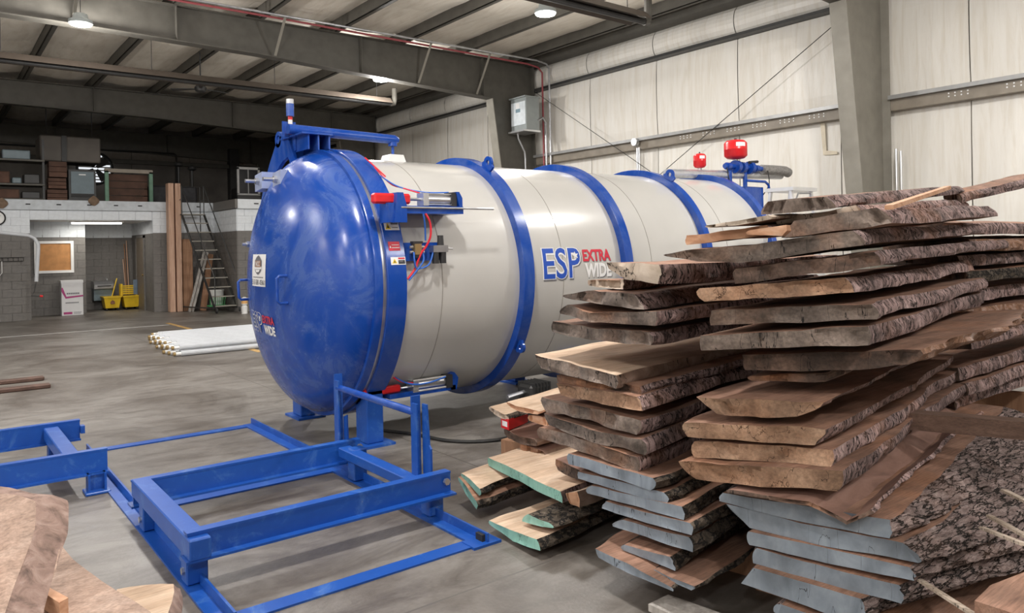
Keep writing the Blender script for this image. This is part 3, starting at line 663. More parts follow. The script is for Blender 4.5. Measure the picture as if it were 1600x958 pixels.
# lettering on the door and on the shell
def logo(fn, parent, e_mat, w_mat, shadow, sub, star=True, outline=True):
    """fn(u, v, off): u 0..1 along, v 0..1 up"""
    def put(txt, u0, u1, v0, v1, mat, off, bold=.0):
        mb = MB(); textmap(mb, txt, lambda x, y: fn(u0+(u1-u0)*x, v0+(v1-v0)*y, off), 0, bold, sub); mb.build('lettering', mat, parent)
    if shadow: put('ESP', .012, .562, -.05, .975, shadow, .0012, .03)
    if outline: put('ESP', .0, .55, 0, 1, 'print_white', .002, .045)
    put('ESP', .014, .536, .02, .98, e_mat, .003, .012)
    if shadow: put('EXTRA', .588, 1.008, .505, .885, shadow, .0012, .02); put('WIDE', .608, 1.012, -.02, .43, shadow, .0012, .02)
    put('EXTRA', .58, 1.0, .53, .91, 'print_red', .0024, .035)
    put('WIDE', .60, 1.0, .01, .46, w_mat, .0024, .045)
    if star:
        mb = MB(); P = []
        for k in range(10):
            rr = (.15 if k % 2 == 0 else .06); a = math.pi/2+k*math.pi/5+.15
            P.append(fn(.47+rr*.33*math.cos(a), .73+rr*.9*math.sin(a), .005))
        mb.add(P+[fn(.47, .73, .005)], [(k, (k+1) % 10, 10) for k in range(10)]); mb.build('star', 'print_white', parent)
def shellmap(u, v, off):
    x = 4.42+(5.30-4.42)*u; r = RS+.001+off; a = (1.285+(1.585-1.285)*v-CZ)/RS
    return Vector((x, CY-r*math.cos(a), CZ+r*math.sin(a)))
logo(shellmap, sh, 'print_blue', 'print_white', 'print_grey', 2)
logo(lambda u, v, off: dpt(6.72+(6.13-6.72)*u, .885+(1.065-.885)*v+.02*(1-u), .004+off), door, 'blue_door', 'print_white', None, 1)
# warning labels on the band
def bandlabel(x0, x1, z0, z1, base, deco):
    mb = MB(); r = 1.176
    def f(u, v, o):
        zz = z0+(z1-z0)*v; a = math.asin((zz-CZ)/r); return Vector((x0+(x1-x0)*u, CY-(r+o)*math.cos(a), CZ+(r+o)*math.sin(a)))
    mats = ['print_white', 'print_red', 'print_yellow', 'print_black', 'print_grey']
    def q(u0, u1, v0, v1, mi, o): mb.add([f(u0, v0, o), f(u1, v0, o), f(u1, v1, o), f(u0, v1, o)], [(0, 1, 2, 3)], mi)
    q(0, 1, 0, 1, base, .001)
    if deco == 0:
        mb.add([f(.06, .12, .002), f(.42, .12, .002), f(.24, .9, .002)], [(0, 1, 2)], 2); mb.add([f(.17, .25, .003), f(.31, .25, .003), f(.24, .6, .003)], [(0, 1, 2)], 3)
        q(.46, .95, .68, .9, 4, .002); q(.5, .9, .28, .36, 4, .002)
    if deco == 1:
        q(.28, .9, .60, .66, 0, .002); q(.28, .95, .28, .36, 0, .002)
        mb.add([f(.08, .3, .002), f(.22, .3, .002), f(.15, .62, .002)], [(0, 1, 2)], 0)
    if deco == 2:
        mb.add([f(.08, .2, .002), f(.42, .2, .002), f(.25, .8, .002)], [(0, 1, 2)], 2); mb.add([f(.19, .3, .003), f(.31, .3, .003), f(.25, .58, .003)], [(0, 1, 2)], 3)
        q(.5, .95, .72, .92, 1, .002); q(.5, .95, .1, .6, 3, .002); q(.55, .8, .36, .5, 4, .003)
    mb.build('warning_label', mats, ff)
bandlabel(2.825, 2.955, 1.745, 1.81, 0, 0); bandlabel(2.83, 2.93, 1.585, 1.655, 1, 1); bandlabel(2.835, 2.965, 1.475, 1.535, 0, 2)
# davit: crescent plate, bracket, boom, pivot post
cres = [(22, 1.20), (35, 1.235), (46, 1.27), (56, 1.32), (64, 1.37), (70, 1.42)]
inn = [(70, 1.17), (58, 1.17), (46, 1.17), (34, 1.17), (22, 1.165)]
pt = lambda th, r, x: Vector((x, CY+r*math.cos(R(th)), CZ+r*math.sin(R(th))))
dv = MB().prism([pt(a, r, 2.60) for a, r in cres]+[pt(86, 1.34, 2.60), pt(86, 1.17, 2.60)]+[pt(a, r, 2.60) for a, r in inn], (.035, 0, 0)).build('door_davit', 'blue', kiln)
rings = []
for k in range(25):
    a = 2*math.pi*k/24; c = Vector((2.60, 6.80, 2.63)); d = Vector((0, math.cos(a), math.sin(a)))
    rings.append([c+d*.075, c+d*.075+Vector((.04, 0, 0)), c+d*.04+Vector((.04, 0, 0)), c+d*.04])
MB().loft(rings, True, False, False).build('eye_ring', 'blue', dv, True)
for x in (2.61, 2.70, 2.80): MB().box((x, 6.14, 2.47), (x+.014, 6.46, 2.60)).build('bracket_rib', 'blue', dv)
MB().box((2.60, 6.46, 2.40), (2.82, 6.475, 2.60)).build('bracket_back', 'blue', dv)
MB().box((2.55, 6.12, 2.598), (2.83, 6.62, 2.613)).build('bracket_plate', 'blue', dv)
MB().prism([(2.58, 6.62, 2.6), (2.58, 6.50, 2.6), (2.58, 6.34, 2.36), (2.58, 6.45, 2.34)], (.03, 0, 0)).build('bracket_rib', 'blue', dv)
MB().box((2.49, 6.40, 2.60), (2.61, 6.415, 2.735)).build('pivot_block', 'blue', dv)
MB().tube([(2.50, 6.3, 2.655), (3.54, 6.3, 2.635)], .044, 14).tube([(3.53, 6.3, 2.635), (3.565, 6.3, 2.633), (3.58, 6.3, 2.632)], .044, 14, 0, .026).build('boom_arm', 'blue', dv, True)
MB().cyl((3.52, 6.3, 2.61), (3.52, 6.3, 2.572), .042, seg=14).cyl((3.52, 6.3, 2.58), (3.52, 6.3, 2.47), .014, seg=8).build('boom_end', 'blue', dv, True)
MB().prism([(3.42, 6.22, 2.41), (3.62, 6.22, 2.41), (3.59, 6.22, 2.485), (3.45, 6.22, 2.485)], (0, .16, 0)).build('boom_rest', 'white', sh)
MB().cyl((2.545, 6.36, 2.62), (2.545, 6.36, 2.70), .02, seg=12).build('pivot_red_sleeve', 'red', dv, True)
MB().cyl((2.545, 6.36, 2.70), (2.545, 6.36, 2.745), .019, seg=12).build('pivot_white_sleeve', 'white', dv, True)
MB().cyl((2.545, 6.36, 2.745), (2.545, 6.36, 2.775), .02, seg=12).build('pivot_red_sleeve', 'red', dv, True)
MB().cyl((2.545, 6.36, 2.775), (2.545, 6.36, 2.885), .034, seg=14).build('pivot_cap', 'blue', dv, True)
MB().cyl((2.545, 6.36, 2.885), (2.545, 6.36, 2.925), .032, seg=14).build('pivot_steel_top', 'steel', dv, True)
pale_blue = plain('pale_clamp_paint', (.36, .42, .62), .35)
for (y, z) in ((6.83, 2.23), (6.38, 2.21), (7.25, 1.66)):
    if z > 2: MB().prism([(2.42, y-.09, z-.06), (2.42, y+.09, z-.08), (2.42, y+.09, z+.07), (2.42, y-.09, z+.09)], (.2, 0, 0)).build('clamp_block', pale_blue, dv)
    s0 = 2.30 if z > 2 else 2.40
    MB().cyl((s0, y, z+.01), (2.62, y, z+.01), .017, seg=10).build('clamp_bolt', 'steel', dv, True)
    MB().cyl((2.39 if z > 2 else 2.44, y, z+.01), (2.42 if z > 2 else 2.48, y, z+.01), .033, seg=6).build('clamp_nut', 'steel', dv)
# upper latch: tray, pneumatic cylinder, red bolt
lt = MB().prism([(2.86, 5.05, 1.87), (2.86, 5.37, 1.87), (2.86, 5.37, 1.93), (2.86, 5.05, 1.93)], (.60, 0, 0)).build('latch_tray', 'blue', kiln)
MB().prism([(2.82, 5.04, 1.80), (2.85, 5.04, 2.03), (2.90, 5.04, 2.03), (2.93, 5.04, 1.93), (2.93, 5.04, 1.80)], (0, .14, 0)).build('guide_plate', 'blue', lt)
MB().prism([(2.78, 5.06, 1.80), (2.78, 5.20, 1.80), (2.78, 5.20, 1.95), (2.78, 5.06, 1.95)], (.05, 0, 0)).build('keeper', 'blue', lt)
MB().bevbox((2.68, 5.09, 1.945), (3.0, 5.16, 2.025), .015).build('latch_bolt', 'red', lt)
MB().cyl((2.99, 5.125, 1.985), (3.12, 5.125, 1.985), .012, seg=8).build('piston_rod', 'steel', lt, True)
MB().box((3.10, 5.075, 1.935), (3.15, 5.175, 2.035)).build('cylinder_head', 'alu', lt)
MB().cyl((3.15, 5.125, 1.985), (3.36, 5.125, 1.985), .046, seg=18).build('cylinder_barrel', 'alu', lt, True)
for dy, dz in ((.042, .042), (-.042, .042), (.042, -.042), (-.042, -.042)): MB().cyl((3.12, 5.125+dy, 1.985+dz), (3.40, 5.125+dy, 1.985+dz), .007, seg=6).build('tie_rod', 'steel', lt)
MB().box((3.36, 5.07, 1.93), (3.41, 5.18, 2.045)).build('cylinder_cap', 'blackpl', lt)
MB().prism([(3.43, 5.06, 1.93), (3.46, 5.06, 1.93), (3.46, 5.06, 2.0), (3.43, 5.06, 2.05), (3.40, 5.06, 2.05)], (0, .14, 0)).build('end_bracket', 'blue', lt)
MB().cyl((2.88, 5.045, 1.915), (3.76, 5.045, 1.915), .009, seg=8).build('indicator_rod', 'steel', lt, True)
# air valve plate and regulator
vp = MB().box((2.97, 5.165, 1.50), (3.30, 5.18, 1.645)).build('valve_plate', 'blue', kiln)
MB().box((3.04, 5.115, 1.55), (3.10, 5.165, 1.635)).build('valve_body', 'brass', vp)
MB().box((3.025, 5.12, 1.635), (3.115, 5.165, 1.655)).box((3.045, 5.12, 1.525), (3.095, 5.165, 1.55)).build('valve_coil', 'blackpl', vp)
for dx in (3.02, 3.12):
    for z in (1.57, 1.61): MB().cyl((dx-.015, 5.14, z), (dx+.015, 5.14, z), .012, seg=8).build('air_fitting', 'steel', vp)
MB().box((3.20, 5.10, 1.565), (3.34, 5.165, 1.62)).build('regulator_body', 'steel', vp)
MB().cyl((3.285, 5.13, 1.62), (3.285, 5.13, 1.70), .028, .024, seg=12).build('regulator_knob', 'blackpl', vp, True)
for x in (3.235, 3.305): MB().tube([(x, 5.13, 1.565), (x, 5.13, 1.50), (x, 5.13, 1.475)], .028, 12).build('filter_bowl', 'blackpl', vp, True)
MB().cyl((3.34, 5.13, 1.595), (3.40, 5.13, 1.59), .008, seg=8).build('drain_cock', 'steel', vp)
def hose(path, r, mat, parent, name='air_hose'):
    # smooth through points
    P = [Vector(p) for p in path]; out = []
    for i in range(len(P)-1):
        a, b, c, d = P[max(i-1, 0)], P[i], P[i+1], P[min(i+2, len(P)-1)]
        for k in range(6):
            t = k/6; out.append(.5*((2*b)+(c-a)*t+(2*a-5*b+4*c-d)*t*t+(3*b-a-3*c+d)*t**3))
    out.append(P[-1]); return MB().tube(out, r, 6).build(name, mat, parent, True)
hose([(3.10, 5.05, 1.87), (3.14, 5.05, 1.80), (3.15, 5.06, 1.70), (3.13, 5.09, 1.62), (3.09, 5.12, 1.55), (3.05, 5.14, 1.44), (2.98, 5.14, 1.36)], .0085, 'redtube', vp)
hose([(3.08, 5.05, 1.87), (3.10, 5.06, 1.78), (3.12, 5.09, 1.66)], .007, 'bluetube', vp)
hose([(3.03, 5.12, 1.57), (3.03, 5.11, 1.49), (3.06, 5.12, 1.44), (3.16, 5.11, 1.47), (3.21, 5.12, 1.58)], .007, 'bluetube', vp)
hose([(3.11, 5.12, 1.57), (3.11, 5.11, 1.50), (3.05, 5.12, 1.42), (2.99, 5.135, 1.35)], .007, 'bluetube', vp)
hose([(2.93, 5.55, 2.27), (3.0, 5.42, 2.13), (3.06, 5.33, 2.09), (3.13, 5.18, 2.04)], .006, 'redtube', kiln)
hose([(2.95, 5.50, 2.20), (3.04, 5.35, 2.10), (3.2, 5.2, 2.05), (3.38, 5.14, 2.05)], .006, 'bluetube', kiln)
hose([(2.90, 5.66, 2.36), (2.94, 5.53, 2.26), (2.98, 5.46, 2.19)], .006, 'redtube', kiln)
# lower latch
ll = MB().prism([(3.0, 5.5, .36), (3.0, 5.66, .36), (3.0, 5.66, .40), (3.0, 5.5, .40)], (.65, 0, 0)).build('latch_tray', 'blue', kiln)
MB().bevbox((2.78, 5.52, .405), (3.12, 5.58, .465), .012).build('latch_bolt', 'red', ll)
MB().cyl((3.10, 5.55, .43), (3.24, 5.55, .43), .011, seg=8).build('piston_rod', 'steel', ll, True)
MB().box((3.22, 5.49, .395), (3.27, 5.61, .485)).build('cylinder_head', 'alu', ll)
MB().cyl((3.27, 5.55, .44), (3.55, 5.55, .44), .046, seg=18).build('cylinder_barrel', 'alu', ll, True)
for dy, dz in ((.048, .045), (-.048, .045), (.048, -.045), (-.048, -.045)): MB().cyl((3.22, 5.55+dy, .44+dz), (3.60, 5.55+dy, .44+dz), .009, seg=6).build('tie_rod', 'alu', ll)
MB().box((3.55, 5.485, .385), (3.61, 5.615, .495)).build('cylinder_cap', 'blackpl', ll)
MB().prism([(3.60, 5.5, .36), (3.66, 5.5, .36), (3.68, 5.5, .46), (3.64, 5.5, .51), (3.60, 5.5, .49)], (0, .1, 0)).build('end_bracket', 'blue', ll)
hose([(3.02, 5.62, .62), (3.04, 5.55, .55), (3.12, 5.5, .49), (3.23, 5.5, .47)], .007, 'redtube', ll)
hose([(3.03, 5.62, .62), (3.06, 5.54, .54), (3.18, 5.46, .47), (3.35, 5.46, .46), (3.52, 5.46, .49)], .007, 'bluetube', ll)
# ---- plumbing at the rear of the kiln
t = thing('vacuum_pipework', 'silver wrapped pipe with blue valves at the rear top of the kiln', 'pipework', (8.8, 6.3, 2.45))
MB().cyl((7.45, 6.3, 2.485), (10.0, 6.3, 2.57), .06, seg=14).build('wrapped_pipe', 'foil', t, True)
MB().tube([(9.4, 6.22, 2.62), (9.7, 6.2, 2.625), (9.95, 6.2, 2.625), (10.05, 6.2, 2.60)], .07, 12).build('flexible_hose', plain('ribbed_hose', (.3, .29, .28), .5, .3, .3, 40), t, True)
for x, r in ((8.62, .05), (8.8, .09), (8.95, .075), (9.12, .09), (9.28, .05)): MB().cyl((x-.035, 6.22, 2.63), (x+.035, 6.22, 2.63), r, seg=14).build('blue_valve', 'blue', t, True)
MB().cyl((8.55, 6.22, 2.63), (9.4, 6.22, 2.63), .035, seg=10).build('blue_pipe', 'blue', t, True)
MB().cyl((8.80, 6.22, 2.63), (8.80, 6.22, 2.74), .03, seg=10).build('riser', 'steel', t, True)
MB().cyl((8.12, 6.3, 2.49), (8.12, 6.3, 2.60), .025, seg=10).build('riser', 'steel', t, True)
MB().cyl((9.05, 6.18, 2.7), (9.25, 6.18, 2.72), .02, seg=8).build('valve_lever', 'blackpl', t)
MB().cyl((8.7, 6.25, 2.2), (8.7, 6.25, 2.6), .03, seg=10).build('support_post', 'blue', t, True); MB().cyl((9.05, 6.25, 2.2), (9.05, 6.25, 2.6), .03, seg=10).build('support_post', 'blue', t, True)
MB().cyl((8.3, 6.3, 2.30), (8.3, 6.3, 2.48), .03, seg=10).build('stub', 'blue', t, True)
hose([(8.5, 6.15, 2.6), (8.55, 6.12, 2.35), (8.75, 6.1, 2.25)], .008, 'rubber', t, 'cable'); hose([(9.45, 6.15, 2.6), (9.4, 6.1, 2.4), (9.25, 6.1, 2.25)], .008, 'rubber', t, 'cable')
def tank(x, y, z0, r, h, label):
    t = thing('expansion_tank', label, 'tank', (x, y, z0))
    MB().latheZ([(r*.3, z0), (r*.75, z0+h*.05), (r, z0+h*.18), (r, z0+h*.49), (r*1.012, z0+h*.5), (r, z0+h*.51), (r, z0+h*.82), (r*.8, z0+h*.95), (r*.3, z0+h)], x, y, 32).build('tank_body', 'red', t, True, 50)
    MB().cyl((x, y, z0-.04), (x, y, z0+.02), r*.16, seg=10).build('connector', 'steel', t)
    MB().cyl((x, y, z0+h-.01), (x, y, z0+h+.02), r*.12, seg=10).build('valve_cap', 'blackpl', t)
    mb = MB(); N_ = 6; V = []
    for zz in (.62, .82):
        for k in range(N_+1):
            a = R(200+50*k/N_+18); V.append((x+(r+.003)*math.cos(a), y+(r+.003)*math.sin(a), z0+h*zz))
    mb.add(V, [(k, k+1, N_+2+k, N_+1+k) for k in range(N_)]); mb.build('paper_label', 'print_white', t)
tank(8.80, 6.22, 2.73, .155, .27, 'larger red expansion tank above the rear of the kiln')
tank(8.12, 6.3, 2.585, .083, .195, 'smaller red expansion tank on the silver pipe behind the kiln')
t = thing('control_cabinet', 'blue cabinet with tubular guard at the rear of the kiln', 'cabinet', (8.75, 6.0, 1.9))
MB().box((8.55, 5.9, 1.75), (8.95, 6.1, 2.33)).build('cabinet_body', 'blue', t)
MB().tube([(8.5, 5.85, 2.40), (8.92, 5.85, 2.40), (9.0, 5.85, 2.36), (9.02, 5.85, 2.28), (9.02, 5.85, 1.75)], .018, 8).build('guard_tube', 'blue', t, True)
MB().box((8.5, 5.85, 0), (9.0, 6.1, 1.75)).build('pedestal', 'blue', t)
# motor under the kiln and trailing hose
t = thing('vacuum_motor', 'small grey finned motor on the floor beside the kiln belly', 'motor', (4.15, 4.95, 0))
MB().bevbox((4.0, 4.88, .28), (4.24, 5.08, .43), .03).build('motor_body', 'dark_metal', t)
for k in range(6): MB().box((4.02+.035*k, 4.87, .30), (4.03+.035*k, 5.09, .44)).build('cooling_fin', 'dark_metal', t)
MB().cyl((3.82, 4.98, .34), (4.0, 4.98, .36), .02, seg=8).build('shaft', 'steel', t)
MB().box((3.9, 4.85, 0), (4.3, 5.1, .28)).build('motor_stand', 'dark_metal', t)
tag(hose([(3.0, 6.1, .02), (3.25, 5.6, .02), (3.37, 5.2, .015), (3.6, 4.98, .015), (3.9, 4.93, .015), (4.5, 4.83, .015)], .014, 'rubber', None, 'rubber_hose'), 'black rubber hose curving over the floor beside the kiln', 'hose')
SLABS = [
 ('A',[(2.733,1.781,1.763),(2.793,1.687,1.772),(2.851,1.596,1.776)],[(2.718,1.805,1.712),(2.793,1.688,1.717),(2.871,1.565,1.727)],(0.983,0.181,0.065),2.40,'weathered','bark','sawn',44,0.00,0.00,
  'topmost grey-brown slab of the tall right-hand stack, long rough edge'),
 ('A',[(2.847,1.810,1.697),(2.928,1.683,1.716),(3.011,1.553,1.739)],[(2.846,1.811,1.667),(2.928,1.683,1.679),(3.023,1.534,1.692)],(0.983,0.181,0.045),2.30,'pale','bark','sawn',44,0.00,0.00,
  'pale mauve-edged slab just under the topmost slab of the right-hand stack'),
 ('A',[(2.565,1.959,1.671),(2.627,1.862,1.687),(2.694,1.756,1.706)],[(2.569,1.952,1.661),(2.627,1.862,1.668),(2.701,1.746,1.688)],(0.983,0.181,0.030),1.20,'pale','pale','sawn',12,0.00,0.00,
  'thin whitish bark board jutting left near the top of the right-hand stack'),
 ('A',[(2.572,2.069,1.630),(2.649,1.948,1.647),(2.748,1.793,1.666)],[(2.573,2.068,1.591),(2.649,1.948,1.607),(2.748,1.793,1.626)],(0.983,0.181,0.030),1.40,'fresh','bark','sawn',44,0.00,0.00,
  'short board with fresh orange-pink end, poking farthest left near top of right-hand stack'),
 ('A',[(2.661,1.825,1.645),(2.740,1.702,1.666)],[(2.661,1.825,1.628),(2.730,1.717,1.620)],(0.983,0.181,0.030),0.90,'fresh','fresh','sawn',10,0.00,0.00,
  'small bright orange offcut wedged under the top slabs of the right-hand stack'),
 ('A',[(2.786,1.698,1.680),(2.863,1.577,1.700),(2.949,1.443,1.723)],[(2.762,1.736,1.614),(2.863,1.578,1.636),(2.978,1.398,1.659)],(0.983,0.181,0.030),2.30,'weathered','bark','sawn',44,0.00,0.00,
  'second broad dark slab from the top of the right-hand stack, slanted corner'),
 ('A',[(2.489,2.112,1.554),(2.551,2.016,1.571),(2.658,1.848,1.583),(2.883,1.495,1.637)],[(2.498,2.099,1.543),(2.558,2.005,1.520),(2.649,1.862,1.513),(2.902,1.465,1.579)],(0.983,0.181,0.020),2.70,'weathered','bark','sawn',44,0.00,0.00,
  'slab with pale curled left tip overhanging the middle stack, in the right-hand stack'),
 ('A',[(2.659,1.898,1.485),(2.797,1.681,1.517),(2.945,1.449,1.549)],[(2.657,1.901,1.425),(2.797,1.682,1.457),(2.957,1.430,1.495)],(0.983,0.181,0.010),2.70,'dark','bark','sawn',44,0.00,0.00,
  'dark slab with thin bright top edge, under the pale-tipped slab of the right-hand stack'),
 ('A',[(2.578,2.025,1.402),(2.730,1.786,1.429),(2.885,1.544,1.449)],[(2.589,2.008,1.347),(2.730,1.787,1.366),(2.902,1.517,1.388)],(0.983,0.181,0.000),2.40,'tan','bark','sawn',44,0.00,0.00,
  'brown slab with split end and orange right corner, midway up the right-hand stack'),
 ('A',[(2.630,1.995,1.311),(2.793,1.740,1.327),(2.963,1.473,1.344)],[(2.627,2.000,1.249),(2.792,1.741,1.262),(2.973,1.456,1.286)],(0.983,0.181,0.000),2.35,'weathered','bark','sawn',44,0.00,0.00,
  'hollowed slab with rotten pocket in its end, midway up the right-hand stack'),
 ('A',[(2.580,2.022,1.205),(2.768,1.727,1.233),(2.928,1.475,1.256)],[(2.580,2.023,1.143),(2.767,1.728,1.165),(2.929,1.474,1.183)],(0.983,0.181,0.000),2.35,'weathered','bark','sawn',44,0.00,0.00,
  'grey slab with bright top edge above the dark gap of the right-hand stack'),
 ('A',[(2.764,1.940,1.113),(2.889,1.745,1.128),(2.994,1.579,1.141),(3.133,1.361,1.158)],[(2.771,1.930,1.050),(2.888,1.746,1.052),(3.007,1.560,1.066),(3.108,1.401,1.093)],(0.983,0.181,0.000),2.10,'dark','burl','sawn',44,0.10,0.10,
  'reddish burled slab set back over the dark gap of the right-hand stack'),
 ('A',[(2.811,1.936,1.020),(2.892,1.808,1.031),(2.974,1.680,1.045),(3.027,1.597,1.091)],[(2.811,1.936,1.000),(2.892,1.809,0.998),(2.973,1.681,1.007),(3.026,1.597,1.054)],(0.983,0.181,0.000),0.90,'dark','bark','sawn',12,0.00,0.00,
  'thin cupped scrap of bark lying in the dark gap of the right-hand stack'),
 ('A',[(2.570,2.038,0.943),(2.712,1.815,0.949),(2.841,1.613,0.948)],[(2.615,1.967,0.876),(2.711,1.816,0.872),(2.784,1.701,0.888)],(0.983,0.181,0.000),2.30,'tan','bark','sawn',44,0.00,0.00,
  'slab with rounded underside and cracked rim, just below the dark gap of the right-hand stack'),
 ('A',[(2.545,2.077,0.835),(2.711,1.817,0.843),(2.846,1.605,0.843)],[(2.552,2.066,0.774),(2.710,1.818,0.774),(2.821,1.644,0.775)],(0.983,0.181,0.000),2.45,'tan','bark','sawn',44,0.00,0.00,
  'tan slab second below the dark gap of the right-hand stack, wavy cracks in its end'),
 ('A',[(2.590,2.058,0.755),(2.733,1.833,0.757),(2.878,1.606,0.749)],[(2.589,2.059,0.687),(2.732,1.835,0.685),(2.875,1.611,0.684)],(0.983,0.181,0.000),2.50,'tan','bark','sawn',44,0.00,0.00,
  'plain tan slab third below the dark gap of the right-hand stack, half shaded end'),
 ('A',[(2.507,2.084,0.677),(2.686,1.804,0.682),(2.850,1.547,0.684)],[(2.544,2.026,0.601),(2.685,1.805,0.598),(2.836,1.568,0.601)],(0.983,0.181,0.000),2.45,'tan','bark','sawn',44,0.00,0.00,
  'broad pinkish tan slab above the grey-painted slabs of the right-hand stack'),
 ('A',[(2.602,1.901,0.582),(2.767,1.642,0.558),(2.838,1.531,0.493),(2.883,1.461,0.546)],[(2.602,1.901,0.564),(2.767,1.643,0.540),(2.838,1.531,0.479),(2.883,1.461,0.526)],(0.983,0.181,0.000),2.20,'dark','bark','red',44,0.00,0.00,
  'thin reddish slab with pointed front tip over the grey-painted ends'),
 ('A',[(2.639,1.964,0.543),(2.750,1.790,0.527),(2.981,1.427,0.494)],[(2.632,1.975,0.506),(2.802,1.708,0.452),(2.979,1.430,0.418)],(0.983,0.181,0.000),2.60,'paint_grey','bark_thick','sawn',90,0.00,0.16,
  'uppermost grey-painted slab of the right-hand stack, thick furrowed bark side'),
 ('A',[(2.646,1.953,0.498),(2.802,1.708,0.447),(3.003,1.392,0.408)],[(2.695,1.877,0.402),(2.853,1.627,0.364),(3.034,1.344,0.337)],(0.983,0.181,0.000),2.60,'paint_grey','bark_thick','sawn',90,0.11,0.30,
  'grey-painted slab second from top with deep notch at its left end and thick bark side'),
 ('A',[(2.679,1.866,0.399),(2.837,1.618,0.361),(2.998,1.367,0.320)],[(2.680,1.865,0.342),(2.837,1.619,0.301),(3.007,1.353,0.268)],(0.983,0.181,0.000),2.60,'paint_grey','bark_thick','sawn',90,0.28,0.40,
  'grey-painted slab third from top in the right-hand stack, bark flaking off'),
 ('A',[(2.696,1.841,0.330),(2.836,1.619,0.286),(2.978,1.397,0.246)],[(2.687,1.853,0.268),(2.836,1.621,0.216),(2.982,1.392,0.174)],(0.983,0.181,0.000),2.60,'paint_grey','bark_thick','sawn',70,0.40,0.46,
  'grey-painted slab fourth from top in the right-hand stack, two bright patches on its end'),
 ('A',[(2.657,1.833,0.264),(2.746,1.692,0.236),(2.872,1.495,0.191)],[(2.630,1.874,0.192),(2.726,1.724,0.153),(2.858,1.516,0.094)],(0.983,0.181,0.000),2.50,'paint_grey','bark_thick','sawn',60,0.40,0.45,
  'pale blue-grey painted slab with vertical checks near the bottom edge of the right-hand stack'),
 ('A',[(2.699,1.731,0.138),(2.786,1.595,0.100),(2.920,1.385,0.048)],[(2.690,1.746,0.095),(2.786,1.596,0.057),(2.920,1.386,0.004)],(0.983,0.181,0.000),2.40,'paint_grey','bark_thick','sawn',50,0.40,0.45,
  'lowest grey-painted slab of the right-hand stack cut by the picture edge'),
 ('B',[(2.548,2.533,1.514),(2.539,2.369,1.512),(2.529,2.197,1.509)],[(2.547,2.521,1.485),(2.541,2.409,1.439),(2.529,2.204,1.420)],(0.987,0.161,0.000),2.20,'pale','bark','sawn',44,0.00,0.00,
  'topmost slab of the middle stack with ringed weathered end, below the red and white lettering'),
 ('B',[(2.680,2.796,1.418),(2.665,2.531,1.428)],[(2.680,2.792,1.389),(2.665,2.532,1.382)],(0.987,0.161,0.000),1.60,'pale','bark','sawn',44,0.00,0.00,
  'pale thin board tucked under the top slab of the middle stack'),
 ('B',[(2.566,2.852,1.347),(2.554,2.639,1.378),(2.538,2.348,1.373)],[(2.566,2.842,1.331),(2.558,2.703,1.319),(2.534,2.285,1.304)],(0.987,0.161,0.000),2.20,'weathered','bark','sawn',44,0.00,0.00,
  'second slab of the middle stack with tapered crumbling left tip and orange corner'),
 ('B',[(2.565,2.839,1.298),(2.554,2.642,1.272),(2.529,2.199,1.302)],[(2.569,2.897,1.250),(2.554,2.643,1.225),(2.530,2.213,1.237)],(0.987,0.161,0.000),2.20,'weathered','bark','sawn',44,0.00,0.00,
  'third slab of the middle stack with a frayed left corner and orange right side'),
 ('B',[(2.572,2.957,1.209),(2.553,2.612,1.193),(2.533,2.260,1.207)],[(2.573,2.965,1.149),(2.556,2.665,1.133),(2.532,2.254,1.146)],(0.987,0.161,0.000),2.20,'weathered','bark','sawn',44,0.00,0.00,
  'fourth slab of the middle stack, grey with checked right side, over the bare tan slab'),
 ('B',[(2.560,3.089,1.020),(2.541,2.749,1.003),(2.525,2.462,0.991)],[(2.557,3.035,0.954),(2.541,2.751,0.943),(2.525,2.473,0.927)],(0.987,0.161,0.000),2.20,'weathered','sawnside','sawn_clean',44,0.00,0.00,
  'slab with broad clean tan top face showing halfway up the middle stack'),
 ('B',[(2.602,2.967,0.922),(2.585,2.661,0.930),(2.568,2.360,0.947)],[(2.602,2.962,0.885),(2.585,2.662,0.895),(2.568,2.359,0.906)],(0.987,0.161,0.000),2.10,'dark','bark','sawn',44,0.00,0.00,
  'thin slab tucked right under the broad tan slab of the middle stack'),
 ('B',[(2.570,2.927,0.889),(2.554,2.630,0.899),(2.537,2.339,0.908)],[(2.568,2.892,0.832),(2.554,2.632,0.835),(2.535,2.308,0.846)],(0.987,0.161,0.000),2.10,'tan','bark','sawn',44,0.00,0.00,
  'dark slab second under the broad tan slab of the middle stack'),
 ('B',[(2.577,3.049,0.796),(2.552,2.609,0.801),(2.537,2.334,0.798)],[(2.575,3.013,0.727),(2.553,2.616,0.738),(2.538,2.356,0.731)],(0.987,0.161,0.000),1.60,'weathered','bark','sawn',44,0.00,0.00,
  'slab third under the broad tan slab of the middle stack, pinkish right side'),
 ('B',[(2.577,3.046,0.711),(2.552,2.594,0.696),(2.536,2.320,0.720)],[(2.575,3.015,0.652),(2.552,2.596,0.639),(2.535,2.297,0.656)],(0.987,0.161,0.000),2.10,'weathered','bark','sawn',44,0.00,0.00,
  'slab fourth under the broad tan slab of the middle stack, dark knot near left end'),
 ('B',[(2.579,3.083,0.630),(2.561,2.758,0.636),(2.538,2.346,0.636)],[(2.579,3.084,0.576),(2.561,2.760,0.568),(2.538,2.351,0.563)],(0.987,0.161,0.000),2.10,'weathered','bark','sawn',44,0.00,0.00,
  'lowest bare wood slab of the middle stack resting on the blue-grey painted ones'),
 ('B',[(2.545,2.827,0.548),(2.528,2.528,0.558),(2.511,2.232,0.569)],[(2.545,2.828,0.495),(2.528,2.529,0.506),(2.512,2.249,0.511)],(0.987,0.161,0.000),2.10,'paint_grey','bark_dark','sawn',44,0.00,0.00,
  'uppermost blue-grey painted slab of the middle stack, lit bright at left'),
